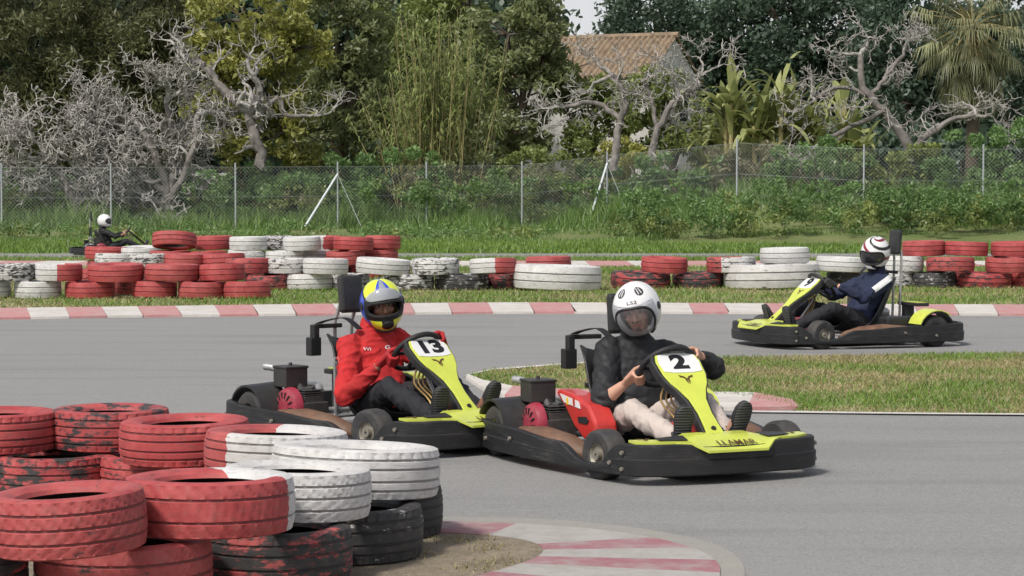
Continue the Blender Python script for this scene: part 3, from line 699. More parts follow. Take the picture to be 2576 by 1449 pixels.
    for i in range(14):
        a=2*PI*i/14; mb=MB(); mb.box(Mx@Vector((.073*math.cos(a),.073*math.sin(a),.0555)),(.036,.007,.010),(Mx.to_3x3()@Matrix.Rotation(a,3,'Z'))); mb.build('cooling_slot','black',rc,False)
    mb=MB(); mb.box((ex-.08,ey-.05,.365),(.14,.15,.11)); mb.box((ex-.08,ey-.05,.425),(.15,.16,.014)); mb.lathe([(0,.02),(.012,.02),(.012,-.002)],8,Matrix.Translation((ex-.08,ey-.05,.430)),0,False); mb.tube([(ex-.05,ey-.03,.33),(ex+.01,ey,.25)],.035,8); mb.build('air_filter','black_plastic',en,False,bevel=.008)
    mb=MB(); mb.tube(arc_path([(ex+.05,ey+.06,.27),(ex-.05,ey+.12,.31),(ex-.25,ey+.12,.29),(ex-.34,ey+.06,.22)],4),.022,10); mb.ell((ex-.2,ey+.14,.27),(.11,.05,.05)); mb.build('exhaust','steel',en)
    mb=MB(); mb.tube(arc_path([(-.57,-.41,.09),(-.57,-.43,.29),(-.59,-.45,.375),(-.64,-.48,.41),(-.70,-.51,.418)],4),.021,10); mb.build('engine_guard','steel',k)
    for s in (-1,1):
        mb=MB(); mb.loft([((-.46,s*.61,.12),(0,.03,0),(0,0,.04)),((-.38,s*.595,.135),(0,.065,0),(0,0,.06)),((-.15,s*.575,.145),(0,.085,0),(0,0,.070)),((.06,s*.55,.135),(0,.085,0),(0,0,.062)),((.20,s*.52,.11),(0,.06,0),(0,0,.045)),((.25,s*.51,.10),(0,.02,0),(0,0,.02))],14); mb.build('side_cover','brown',k,True,50)
        mb=MB(); rings=[]
        for i in range(10):
            a=R(10+16*i); ca,sa=math.cos(a),math.sin(a); c=Vector((-.66,0,.142))
            rings.append([c+Vector((ca*.175,s*.475,sa*.175)),c+Vector((ca*.175,s*.665,sa*.165)),c+Vector((ca*.187,s*.665,sa*.177)),c+Vector((ca*.187,s*.475,sa*.187))])
        mb.rings(rings); fd=mb.build('fender','black_plastic',k,True,35)
        if s>0:
            mb=MB(); rings=[]
            for i in range(8):
                a=R(20+16*i); ca,sa=math.cos(a),math.sin(a); c=Vector((-.66,0,.142))
                rings.append([c+Vector((ca*.19,.48,sa*.19)),c+Vector((ca*.19,.675,sa*.182)),c+Vector((ca*.198,.675,sa*.19)),c+Vector((ca*.198,.48,sa*.198))])
            mb.rings(rings); mb.build('fender_cover','yellow',fd,True,35)
    mb=MB(); mb.box((-.42,.38,.20),(.30,.16,.13)); mb.build('fuel_tank','black_plastic',k,False,bevel=.02)
    mb=MB(); mb.box((-.74,.14,.36),(.12,.34,.03)); mb.box((-.74,.05,.24),(.1,.06,.25)); rs=mb.build('rear_shelf','black_plastic',k,False,bevel=.006)
    mb=MB(); mb.box((-.74,.14,.379),(.08,.30,.006)); mb.build('shelf_plate','yellow',rs,False)
    if side_tank:
        Mx=frame((0,-.245,0),(1,0,0),(0,0,1))
        mb=MB(); mb.prism([(-.44,.355),(-.42,.385),(-.2,.365),(-.05,.325),(.04,.24),(.06,.13),(-.10,.14),(-.22,.20),(-.33,.29)],Mx,.13); st=mb.build('side_tank','red',k,False,bevel=.016)
        mb=MB(); mb.prism([(-.16,.255),(-.06,.265),(-.03,.245),(-.05,.225),(-.15,.225)],Mx@Matrix.Translation((0,0,.1315)),.004); mb.build('vent','black',st,False)
        Mp=Mx@Matrix.Translation((0,0,.1315))
        mb=MB(); mb.prism([(-.385,.362),(-.15,.338),(-.13,.300),(-.33,.318)],Mp,.003); mb.build('plate','white',st,False)
        for a in (-.30,-.22):
            mb=MB(); mb.prism([(a,.349),(a+.025,.3465),(a+.030,.309),(a+.005,.311)],Mp@Matrix.Translation((0,0,.0036)),.001); mb.build('plate_stripe','stripe' if a<-.25 else 'red',st,False)
    if fronttank:
        mb=MB(); mb.box((.33,0,.16),(.20,.24,.19),None,0,.8); mb.build('front_tank','red',k,False,bevel=.02)
    return k
K2L=(.76,11.60); K13L=(-.63,12.68); K9L=(3.06,20.75); K8L=(-8.77,49.0)
K2=kart(K2L,24,'2','lime and black number 2 kart nearest to the camera, with a red side tank',True,.115,.77,True)
K13=kart(K13L,38,'13','lime and black number 13 kart driven by the person in red',False,.02,.835,head_x=-.58)
K9=kart(K9L,-68,'9','lime and black number 9 kart at right, seen from its side',False,0,.92,True); K9.scale=(1.05,)*3
K8=kart(K8L,102,'8','kart far off at left, mostly hidden behind the tyres',False,0,.9)
mb=MB(); mb.prism([(-.12,-.08),(.12,-.08),(.12,.08),(-.12,.08)],frame((-1.14,-.2,.30),(0,-1,0),(0,0,1)),.004); pl=mb.build('number_plate','white',K8,False)
text_obj('number','8',.12,frame((-1.146,-.2,.30),(0,-1,0),(0,0,1)),'ink',K8,.004,1.2)
# ------------------------------------------------------------------ drivers
def hpt(azd,eld,sc=1.0,chin=1.0):
    az=R(azd); el=R(eld); c=math.cos(el); ax=.152 if math.cos(az)>0 else .168
    x=c*math.cos(az)*ax; y=c*math.sin(az)*.131; z=math.sin(el)*.150
    f=max(0,math.cos(az))**2*smooth(8,42,-eld)*chin; x+=.030*f; z-=.012*f
    return Vector((x,y,z))*sc
def spow(v,e): return math.copysign(abs(v)**e,v)
def helmet(person,HM,port,colf,mats,kind):
    a,e0,b,p=port; mb=MB(); NA,NE=144,66; e_lo,e_hi=-58,90; idx={}
    def vid(i,j):
        i%=NA
        if (i,j) not in idx:
            idx[(i,j)]=len(mb.v); mb.v.append(tuple(HM@hpt(-180+360*i/NA,e_lo+(e_hi-.01-e_lo)*j/NE,1,0.1 if kind=='jet' else 1)))
        return idx[(i,j)]
    for j in range(NE):
        for i in range(NA):
            az=-180+360*(i+.5)/NA; el=e_lo+(e_hi-e_lo)*(j+.5)/NE
            if (abs(az)/a)**p+(abs(el-e0)/b)**p<1: continue
            mb.f.append((vid(i,j),vid(i+1,j),vid(i+1,j+1),vid(i,j+1))); mb.m.append(colf(az,el))
    h=mb.build('helmet',mats,person,True,60,recalc=False,solid=.016)
    mb=MB(); pts=[]
    for i in range(72):
        t=2*PI*i/72; az=a*spow(math.cos(t),2/p); el=e0+b*spow(math.sin(t),2/p)
        if el<e_lo: continue
        pts.append(HM@hpt(az,el,1.0,0.1 if kind=='jet' else 1))
    if kind=='jet':
        k=max(range(len(pts)),key=lambda q:(pts[q]-pts[q-1]).length); pts=pts[k:]+pts[:k]; mb.tube(pts,.009,6)
    else: mb.tube(pts,.009,6,0,True)
    if kind=='jet': rim2=[HM@hpt(q,e_lo,1.0,.1) for q in range(58,303,5)]; mb.tube(rim2,.010,6)
    else: mb.tube([HM@hpt(-180+5*i,e_lo,1.0,1) for i in range(72)],.010,6,0,True)
    mb.build('helmet_trim','black',h)
    def patch(name,mt,az0,az1,el0,el1,sc,rotp=0,n=14,thick=.003,round_=False,chin=.6):
        mb=MB(); vs=[];fs=[]; RM=Matrix.Rotation(R(rotp),4,'Y')
        for j in range(n+1):
            for i in range(n+1):
                u=-1+2*i/n; w=-1+2*j/n
                if round_: u2=u*math.sqrt(1-w*w/2); w2=w*math.sqrt(1-u*u/2); u,w=u2,w2
                vs.append(HM@(RM@hpt((az0+az1)/2+u*(az1-az0)/2,(el0+el1)/2+w*(el1-el0)/2,sc,chin)))
        for j in range(n):
            for i in range(n): fs.append((j*(n+1)+i,j*(n+1)+i+1,(j+1)*(n+1)+i+1,(j+1)*(n+1)+i))
        mb.add(vs,fs); return mb.build(name,mt,h,True,80,recalc=False,solid=thick)
    if kind=='jet':
        patch('visor','clear',-64,64,-50,27,1.035,0,18,.002,False,.1)
        for s in (-1,1):
            a0,a1=sorted((s*22,s*58)); patch('vent','ventgrey',a0,a1,44,68,1.010,0,8,.006,True)
            for q in range(2):
                a0,a1=sorted((s*(32+q*11),s*(35+q*11))); patch('vent_slat','white',a0,a1,47,65,1.018,0,5,.004)
            a0,a1=sorted((s*72,s*88)); patch('pivot','black',a0,a1,-4,12,1.03,0,8,.006,True)
    elif kind=='open_visor':
        patch('visor','smoke',-50,50,-14,14,1.05,-36,18,.002,True,0)
        patch('chin_vent','black',-20,20,-47,-25,1.015,0,8,.006,True,1)
        for s in (-1,1):
            a0,a1=sorted((s*68,s*84)); patch('pivot','black',a0,a1,-4,14,1.035,0,8,.006,True)
    else:
        patch('visor','darkvisor',-64,64,-21,21,1.02,0,18,.003,True,0)
        patch('chin_vent','black',-14,14,-46,-35,1.02,0,8,.006,True,1)
    return h
def hand(mb,P,O,T,N,elbow,fat=0.0):
    ks=[]; K=P+O*.030+N*.018; W=K+(elbow-K).normalized()*.088
    for i in range(4):
        t=(i-1.5)*.0205; r=[.0092,.0096,.0093,.0080][i]+fat; L=[.95,1.05,1.0,.85][i]
        def q(ph,rad): a=R(ph); return P+T*t+(O*math.cos(a)-N*math.sin(a))*rad
        kn=q(-32,.036); ks.append(kn); mb.tube([kn,q(40,.030+fat),q(100*L,.028+fat),q(160*L,.027+fat)],[r*1.1,r,r*.95,r*.8],8)
        mb.ell(kn,(r*1.15,)*3,None,8); mb.tube([W+T*(i-1.5)*.009,kn],[.014+fat,.0125+fat],8)
    b=W.lerp(ks[0],.35)-T*.012; m=P+N*.028-T*.045+O*.012; e=P+N*.022-T*.060-O*.016
    mb.tube([b,m,e],[.014+fat,.0115+fat,.009+fat],8); mb.ell(m,(.0115+fat,)*3,None,8); mb.ell(e,(.009+fat,)*3,None,8)
    mb.ell(W,(.020+fat,)*3,None,10); return W
def chain(mb,pts,rs,n=14):
    mb.tube(pts,rs,n)
    for p,r in zip(pts,rs): mb.ell(p,(r,r,r),None,n)
def driver(loc,th,C):
    phi=R(th)-PI/2; Ri=Matrix.Rotation(-phi,3,'Z')
    hip=Vector((-.25,0,.205)); dz=C.get('dz',0); ly=C.get('lean',0); bk=C.get('back',0)
    chest=Vector((-.335-bk*.5,ly*.5,.42+dz)); sho=Vector((-.385-bk,ly*.8,.575+dz)); nb=Vector((-.380-bk,ly*.9,.645+dz)); hc=Vector(C['head'])
    tw=C.get('roll',0)
    SH={s:sho+Vector((.015,s*.162,-.012-s*tw)) for s in (-1,1)}
    Fw=(Ri@Vector(C['look'])).normalized(); Up=Ri@Vector(C['up']); HM=frame(hc,Fw,Up.cross(Fw)); HR=HM.to_3x3()
    body=MB()
    def torso(m,g):
        se=[(hip+Vector((0,0,-.02)),(0,.150+g,0),(.10+g,0,0)),(hip+Vector((-.02,ly*.2,.09)),(0,.146+g,0),(.10+g,0,.02)),(chest,(0,.162+g,0),(.105+g,0,.03)),(chest.lerp(sho,.6),(0,.180+g,0),(.095+g,0,.03)),(sho+Vector((0,0,.000)),(0,.165+g,-tw),(.076+g,0,.02)),(sho.lerp(nb,.6)+Vector((0,0,.004)),(0,.105+g,-tw*.5),(.066+g,0,.01)),(nb,(0,.060+g,0),(.056+g,0,.0))]
        m.loft(se,20)
        for s in (-1,1): m.ell(SH[s],(.050+g,.052+g,.050+g),None,14)
    torso(body,-.012); body.ell(hip,(.12,.15,.10),None,16)
    arms={}
    for s in (-1,1):
        al=C['hands'][0 if s>0 else 1]; a=R(al); O=(YV*math.cos(a)+SWU*math.sin(a)).normalized(); T=(-YV*math.sin(a)+SWU*math.cos(a)); P=SWC+O*SWR
        Tp=-T if s>0 else T; el=Vector(C['elbows'][0 if s>0 else 1]); W=hand(body,P,O,Tp,SWN,el); arms[s]=(P,O,Tp,el,W)
        chain(body,[SH[s],SH[s].lerp(el,.5),el,el.lerp(W,.35),W],[.046,.043,.038,.039,.0265])
        hp=hip+Vector((.03,s*.095,-.005)); kn=Vector(C['knees'][0 if s>0 else 1]); an=Vector(C['ankles'][0 if s>0 else 1])
        chain(body,[hp,hp.lerp(kn,.5),kn,kn.lerp(an,.35),an],[.078,.066,.048,.048,.034])
        chain(body,[an,an+Vector((.06,0,.09))],[.034,.028])
    chain(body,[nb,hc+HR@Vector((-.02,0,-.07))],[.056,.054])
    body.ell(HM@Vector((-.01,0,.025)),(.098,.078,.100),HR,20); body.ell(HM@Vector((.02,0,-.035)),(.075,.064,.085),HR,18); body.ell(HM@Vector((.062,0,-.092)),(.030,.030,.024),HR,12)
    body.tube([HM@Vector((.086,0,.020)),HM@Vector((.103,0,-.004)),HM@Vector((.112,0,-.024))],[.010,.012,.014],10); body.ell(HM@Vector((.110,0,-.026)),(.013,.016,.012),HR,10)
    for s in (-1,1):
        body.ell(HM@Vector((.072,s*.032,.034)),(.020,.028,.010),HR,10); body.ell(HM@Vector((.066,s*.042,-.022)),(.022,.022,.020),HR,10); body.ell(HM@Vector((-.01,s*.080,-.005)),(.022,.010,.032),HR,10)
    body.ell(HM@Vector((.083,0,-.052)),(.014,.026,.008),HR,10); body.ell(HM@Vector((.082,0,-.064)),(.013,.022,.008),HR,10)
    pb=remesh(body,'person','skin',None,C.get('vox',.0062),3)
    pb.location=(loc[0],loc[1],0); pb.rotation_euler=(0,0,phi); tag(pb,C['label'],'person')
    inv=HM.inverted(); me=pb.data; ca=me.attributes.new('paint','FLOAT_COLOR','POINT'); cols=np.empty((len(me.vertices),4),np.float32); cols[:]=(*C.get('skin',(.54,.31,.215)),1)
    hairc=(.03,.018,.012,1)
    for v in me.vertices:
        if (v.co-hc).length>.16: continue
        q=inv@v.co
        if q.x<.03:
            if q.x<.0 and q.z>-.03: cols[v.index]=hairc
            continue
        ay=abs(q.y)
        if ((ay-.031)/.017)**2+((q.z-.010)/.0085)**2<1: cols[v.index]=(.03,.02,.015,1) if abs(ay-.030)<.0075 else (.45,.38,.34,1)
        elif abs(q.z-.031-.1*(.03-ay))<.0065 and .010<ay<.052: cols[v.index]=hairc
        elif abs(q.z+.058)<.009 and ay<.024: cols[v.index]=(.42,.14,.12,1)
        elif C.get('goatee') and (abs(q.z+.043)<.005 and ay<.027 or -.100<q.z<-.076 and ay<.017): cols[v.index]=(.06,.035,.025,1)
    ca.data.foreach_set('color',cols.ravel())
    gg=C.get('loose',.022); j=MB(); torso(j,gg); j.ell(hip+Vector((-.01,0,.03)),(.135,.170,.075),None,16); e_=gg-.022
    for s in (-1,1):
        P,O,Tp,el,W=arms[s]; sl=C.get('sleeves',(1,1))[0 if s>0 else 1]
        if sl==1: chain(j,[SH[s],SH[s].lerp(el,.5),el,el.lerp(W,.45),el.lerp(W,.90)],[.070+e_,.064+e_,.060+e_,.053+e_,.041])
        else: chain(j,[SH[s],SH[s].lerp(el,.5),el,el.lerp(W,sl)],[.070+e_,.064+e_,.060+e_,.055+e_])
    chain(j,[nb+Vector((-.01,0,-.02)),nb+Vector((-.005,0,.010))],[.084,.080])
    if C.get('quilt'):
        def dj(c): return .010*abs(math.sin(PI*(c.z*.93+c.x*.36+.010*noise.noise(c*9))/.052))**.5-.008+.009*noise.noise(Vector((c.x*12,c.y*12,c.z*20)))+.004*noise.noise(c*34)
    else:
        def dj(c):
            g=1-abs(noise.noise(Vector((c.x*9+5,c.y*8,c.z*15))))*2.2; g=max(0,g)
            return .007*noise.noise(Vector((c.x*7,c.y*7,c.z*9)))+.012*g**3-.004+.003*noise.noise(c*30)
    jo=remesh(j,'jacket',C['jacket'],pb,C.get('jvox',.0085),5,dj)
    t=MB(); t.ell(hip+Vector((0,0,-.01)),(.130,.165,.100),None,16)
    for s in (-1,1):
        hp=hip+Vector((.03,s*.095,-.005)); kn=Vector(C['knees'][0 if s>0 else 1]); an=Vector(C['ankles'][0 if s>0 else 1])
        chain(t,[hp,hp.lerp(kn,.5),kn,kn.lerp(an,.4),an.lerp(kn,.10)],[.094,.081,.064,.062,.053])
    def dtr(c):
        g=max(0,1-abs(noise.noise(Vector((c.x*13+3,c.y*8,c.z*9))))*2.2); return .006*noise.noise(c*9)+.010*g**3-.004+.003*noise.noise(c*30)
    remesh(t,'trousers',C['trousers'],pb,C.get('jvox',.0085),4,dtr)
    for s in (-1,1):
        an=Vector(C['ankles'][0 if s>0 else 1]); Ud=Vector((.30,s*.10,.94)).normalized(); Sd=Vector((-.1*s,1,0)); Sd=(Sd-Ud*Sd.dot(Ud)).normalized(); Nf=Sd.cross(Ud)
        if Nf.x<0: Nf=-Nf
        h0=an+Nf*.030-Ud*.060; m=MB()
        for off,dp,mi,g in ((0,.034,0,0),(.034,.011,1,.005)):
            se=[]
            for q,wd,dd in ((0,.018,.5),(.02,.030,.9),(.07,.034,1.25),(.13,.036,1.15),(.19,.046,.85),(.235,.044,.7),(.262,.032,.55),(.275,.014,.4)):
                c=h0+Ud*q+Nf*(off if mi else (0.034-dp*dd)); se.append((c,Sd*(wd+g),Nf*(dp*dd if not mi else dp)))
            m.loft(se,14,mi)
        m.tube([h0+Ud*.06-Nf*.045,an+Vector((-.03,0,.02))],[.046,.05],12,0)
        m.build('shoe',['shoe','sole'],pb,True,50)
    if C.get('gloves'):
        for s in (-1,1):
            P,O,Tp,el,W=arms[s]; g=MB(); hand(g,P,O,Tp,SWN,el,.0035); g.tube([W,W+(el-W).normalized()*.055],[.030,.037],12); remesh(g,'glove',C['gloves'],pb,.0055,2)
    hel=helmet(pb,HM,C['port'],C['colf'],C['hmats'],C['kind'])
    return pb,jo,hel,HM
p2,j2,h2,HM2=driver(K2L,24,dict(label='person in black quilted jacket and white open helmet driving the number 2 kart',
  head=(-.310,.050,.812),look=(-.20,-1,-.34),up=(-.24,-.20,1),lean=.085,dz=.015,loose=.028,roll=.012,hands=(28,206),elbows=((-.06,.385,.50),(-.10,-.26,.335)),sleeves=(1,.15),
  knees=((.16,.20,.34),(.12,-.19,.30)),ankles=((.50,.170,.195),(.49,-.125,.185)),jacket='jacket_black',trousers='trouser_beige',quilt=True,goatee=True,
  port=(54,-30,52,3.0),colf=lambda a,e:0,hmats=['white'],kind='jet'))
def c13(az,el):
    a=abs(az)
    if a<66 and -24<el<23: return 2
    if a<18 and el<-24: return 2 if el>-46 else 0
    if el<-24 and a<52: return 0
    t=el-.5*(a-60)
    if a>50 and -46<t<20: return 1
    if a>50 and 20<t<26: return 2
    if 14<a<30 and el>30: return 1
    if a<=14 and el>26: return 3
    if a>135: return 1
    return 0
p13,j13,h13,HM13=driver(K13L,38,dict(label='person in red jacket and yellow and blue helmet driving the number 13 kart',
  head=(-.315,.065,.785),look=(.26,-1,-.20),up=(-.13,-.1,1),dz=-.015,lean=.05,loose=.026,roll=-.010,hands=(35,196),elbows=((-.08,.30,.40),(-.16,-.30,.265)),
  knees=((.16,.20,.35),(.13,-.19,.33)),ankles=((.51,.17,.195),(.49,-.14,.185)),jacket='jacket_red',trousers='trouser_black',gloves='glove_red',skin=(.27,.14,.09),
  port=(52,1,16,3.0),colf=c13,hmats=['hyellow','blue','ink','grey'],kind='open_visor'))
def c9(az,el):
    s=math.sin(R(5*el+1.7*az+30*math.sin(R(az*2))))
    if el<-40: return 2
    return 1 if s>.84 else (2 if s<-.86 else 0)
p9,j9,h9,HM9=driver(K9L,-68,dict(label='person in navy jacket and red striped helmet with dark visor in number 9 kart',
  head=(-.410,.02,.825),look=(-.50,-.86,-.34),up=(-.05,-.25,1),back=.06,hands=(15,195),elbows=((-.14,.27,.43),(-.14,-.27,.43)),
  knees=((.14,.20,.34),(.14,-.20,.34)),ankles=((.50,.17,.18),(.50,-.17,.18)),jacket='jacket_navy',trousers='trouser_black',gloves='black',vox=.008,jvox=.011,
  port=(56,0,21,3.5),colf=c9,hmats=['white','wine','ink'],kind='closed')); p9.scale=(1.05,)*3
p8,j8,h8,HM8=driver(K8L,102,dict(label='person in black with white helmet sitting in the distant kart at the left',
  head=(-.335,0,.80),look=(1,-.25,-.05),up=(0,0,1),hands=(15,195),elbows=((-.10,.25,.45),(-.10,-.25,.45)),
  knees=((.14,.20,.34),(.14,-.20,.34)),ankles=((.50,.17,.18),(.50,-.17,.18)),jacket='jacket_black',trousers='trouser_black',vox=.012,jvox=.018,
  port=(56,0,21,3.5),colf=lambda a,e:0,hmats=['white'],kind='closed'))
def worldloc(th): return Matrix.Rotation(-(R(th)-PI/2),3,'Z')
def chestmark(t,size,c,th,mt,pb,jo,xs=1.2,bold=.001):
    Ri=worldloc(th); n=Ri@Vector((-.02,-1,.12)); x=Ri@Vector((1,0,0)); f=frame(Vector(c),x,n.cross(x)); text_project('lettering',t,size,f,mt,jo,jo,bold,xs)
chestmark('Wi',.026,(-.30,-.045,.520),38,'white',p13,j13,1.4,.0003)
chestmark('G',.034,(-.28,.085,.525),38,'white',p13,j13,1.3,.0005)
chestmark('O',.055,(-.36,-.225,.46),38,'white',p13,j13,1.0,-.0018)
f=frame(HM2@hpt(4,34,1.0),HM2.to_3x3()@Vector((0,1,0)),HM2.to_3x3()@Vector((-.55,0,.8)))
text_project('lettering','LS2',.027,f,'ink',h2,h2,.0,1.5,.003)
mb=MB(); sh=Vector((-.43,.162,.565)); el=Vector((-.14,.27,.43))
ax=(el-sh).normalized(); out=Vector((.2,.9,.35)); out=(out-ax*out.dot(ax)).normalized(); sd=ax.cross(out)
bvh=BVHTree.FromPolygons([v.co.copy() for v in j9.data.vertices],[tuple(p.vertices) for p in j9.data.polygons]); vs=[];fs=[]
for i in range(14):
    for q in range(5):
        p=sh+ax*(-.05+.022*i)+sd*(-.028+.014*q); hh=bvh.ray_cast(p+out*.2,-out,.4); vs.append((hh[0]+out*.004) if hh[0] else p+out*.07)
for i in range(13):
    for q in range(4): fs.append((i*5+q,i*5+q+1,(i+1)*5+q+1,(i+1)*5+q))
mb.add(vs,fs); mb.build('shoulder_band','white',j9,True,80)
# ------------------------------------------------------------------ bank, fence
def bank(x,y):
    s=smooth(0,8,x); y0=60-3*s; return (.35+.95*s)*smooth(y0,y0+16,y)
mb=MB(); xs=np.linspace(-40,40,61); ys=np.concatenate([np.linspace(56,80,30),np.linspace(84,190,12)])
vs=[(x,y,bank(x,y)+.02+.10*noise.noise(Vector((x*.4,y*.4,0)))*smooth(58,64,y)) for y in ys for x in xs]; nx=len(xs)
mb.add(vs,[(j*nx+i,j*nx+i+1,(j+1)*nx+i+1,(j+1)*nx+i) for j in range(len(ys)-1) for i in range(nx-1)]); tag(mb.build('embankment','ground',None,True,80),kind='structure')
fence=empty('chain_link_fence',(0,70,0),0,'grey chain-link fence on thin posts along the foot of the trees','fence')
posts=[(-290,80),(5,80),(280,80),(593,79),(850,78),(1073,77),(1313,76),(1527,76),(1853,81),(2172,84),(2472,84),(2780,84)]
PP=[]
for u,s in posts:
    d=F/s; x=(u-1288)/s; z=bank(x,d); PP.append(Vector((x,d-70,z)))
    mb=MB(); mb.tube([PP[-1]+Vector((0,0,-.2)),PP[-1]+Vector((0,0,2.12))],.028,8); mb.ell(PP[-1]+Vector((0,0,2.12)),(.032,.032,.02),None,8); mb.build('post','post',fence)
for a,b in zip(PP,PP[1:]):
    mb=MB(); ln=(b-a).length; n=int(ln/.12); Hh=2.0
    def pt(t,h): return a.lerp(b,t)+Vector((0,-.02,h))
    for i in range(-17,n+1):
        for sg in (1,-1):
            t0=i/n; t1=(i+17)/n; h0,h1=(0,Hh) if sg>0 else (Hh,0)
            c0=max(0,t0); c1=min(1,t1)
            if c1<=c0: continue
            f0=(c0-t0)/(t1-t0); f1=(c1-t0)/(t1-t0); p=pt(c0,h0+(h1-h0)*f0); q=pt(c1,h0+(h1-h0)*f1); w=Vector((0,0,.0034))
            mb.add([p-w,q-w,q+w,p+w],[(0,1,2,3)])
    for h in (.05,1.05,2.0): mb.tube([pt(0,h),pt(1,h)],.005,4)
    mb.build('wire_mesh','wire',fence,False,recalc=False)
for i,du in ((4,-.85),(7,-.6)):
    a=PP[i]
    mb=MB(); mb.tube([a+Vector((0,-.05,1.75)),a+Vector((du,-2.2,.1))],.034,8); mb.build('brace','strut',fence)
    mb=MB(); mb.tube([a+Vector((0,-.05,1.75)),a+Vector((-du*1.0,-1.5,.1))],.010,6); mb.build('stay_wire','wire',fence)
# ------------------------------------------------------------------ vegetation
def lobe3(u,v,ru,rv,d): s=F/d; c=at(u,v,d); return (np.array(c),np.array([ru/s,ru/s*.8,rv/s]))
def crown(lobes,n_per_m2,cl):
    Ps=[];Ts=[]
    for c,r in lobes:
        area=r[0]*r[2]*4; N=int(n_per_m2*area); m=max(8,int(area*2.4)); d=unit(m); rad=.40+.60*rng.uniform(0,1,m)**.5; rad*=rng.uniform(.85,1.15,m)
        ctr=c+d*r*rad[:,None]; ct=rng.uniform(0,1,m); k=rng.integers(0,m,N); off=unit(N)*(cl*rng.uniform(.2,1,N)**.6)[:,None]; off[:,2]*=.75
        Ps.append(ctr[k]+off); tt=.34*ct[k]+.22*(d[k,2]*.5+.5)+.2*(off[:,2]/cl*.5+.5)+.30*rng.uniform(0,1,N); Ts.append(tt)  # crown and clump tops tinted lighter, daylight put into leaf colour; rest random
    return np.concatenate(Ps),np.clip(np.concatenate(Ts),0,1)
def tree(label,d,lobes,mt,dens,leaf,aspect,ub,trunk_r=.22,cl=.6,group='trees behind the fence',droop=None):
    x=(ub-1288)/F*d; z=bank(x,d); root=empty('tree',(x,d,z),0,label,'tree',group); off=np.array([x,d,z])
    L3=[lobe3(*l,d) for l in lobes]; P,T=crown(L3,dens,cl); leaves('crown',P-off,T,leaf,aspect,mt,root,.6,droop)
    mb=MB(); top=Vector(L3[0][0]-off); b=Vector((0,0,-.2)); mb.tube([b,b.lerp(top,.3)+Vector((.15,0,0)),b.lerp(top,.7)+Vector((-.1,.1,0)),top],[trunk_r,trunk_r*.85,trunk_r*.6,trunk_r*.25],8)
    for c,r in L3[1:]:
        q=Vector(c-off); s0=b.lerp(top,.35); mb.tube([s0,s0.lerp(q,.5)+Vector((0,0,.3)),q],[trunk_r*.55,trunk_r*.4,trunk_r*.12],6)
    for c,r in L3:
        for _ in range(6):
            e=Vector(c-off)+Vector(unit(1)[0]*r*.85); q=Vector(c-off); mb.tube([q,q.lerp(e,.5)+Vector((0,0,.15)),e],[trunk_r*.25,trunk_r*.15,.015],5)
    mb.build('trunk','bark',root)
    return root
tree('dark olive conifer with feathery foliage at the far left edge',96,[(60,120,200,210),(40,320,170,150),(170,250,150,160),(-40,60,120,150)],'lf_conifer',260,.34,.26,70,.35,.75)
tree('dark conifer behind the pale twisted branches, second tree from the left',98,[(330,80,200,190),(420,230,140,160),(280,310,150,130),(460,60,110,130)],'lf_conifer',260,.34,.26,330,.35,.75)
tree('yellow-green leafy tree with large leaves, left of the grey-green one',80,[(625,60,165,120),(640,210,150,125),(570,310,110,100),(720,330,110,100),(540,150,70,90),(740,130,95,120)],'lf_yellow',200,.30,.42,640,.24,.5)
tree('grey-green leafy tree between the yellow-green tree and the cane clump',86,[(850,90,140,150),(880,250,130,130),(810,350,120,80),(960,340,90,110),(880,10,140,80)],'lf_grey',200,.30,.40,860,.24,.5)
tree('mid green tree rising behind the tall cane clump',90,[(1090,90,160,150),(1120,270,160,140),(1010,50,110,100),(1180,20,120,80)],'lf_mid',180,.30,.40,1100,.24,.55)
tree('dense green tree left of the tiled roof',83,[(1280,90,130,140),(1310,250,110,130),(1250,340,130,70),(1360,60,75,90),(1350,180,80,90)],'lf_grey',190,.30,.42,1290,.22,.5)
tree('low green tree half hiding the white house wall',84,[(1500,280,115,95),(1430,290,95,110),(1590,300,110,100),(1440,190,65,60)],'lf_mid',200,.26,.42,1500,.16,.42)
tree('small green tree in front of the house gable',84,[(1690,280,100,110),(1740,330,95,90),(1630,240,70,60)],'lf_mid',200,.26,.42,1690,.16,.42)
tree('very dark tall tree right above the tiled roof',118,[(1640,30,130,80),(1800,70,160,130),(1560,62,60,42),(1760,200,100,80),(1850,250,110,110)],'lf_dark',170,.34,.5,1760,.4,.9)
tree('very dark broad tree behind the banana plants',116,[(1960,60,170,160),(2110,90,160,160),(1980,230,140,110)],'lf_dark',170,.34,.5,2010,.4,.9)
tree('dark tree at right behind the palm',112,[(2270,90,150,170),(2420,180,160,170),(2250,270,140,110),(2560,120,120,210)],'lf_dark',170,.34,.5,2300,.4,.9)
L3=[lobe3(u,300+random.uniform(-30,30)+(70 if 1350<u<1850 else -60),160,110,132) for u in range(-150,2800,105)]+[lobe3(u,425,150,100,105) for u in range(-150,2800,120)]+[lobe3(u,60,150,130,125) for u in range(-150,1300,110)]
P,T=crown(L3,60,1.1); tag(leaves('woodland',P,T*.85,.6,.5,'lf_dark',None,.5),'dark mass of far trees behind everything along the fence','trees',None,'stuff')
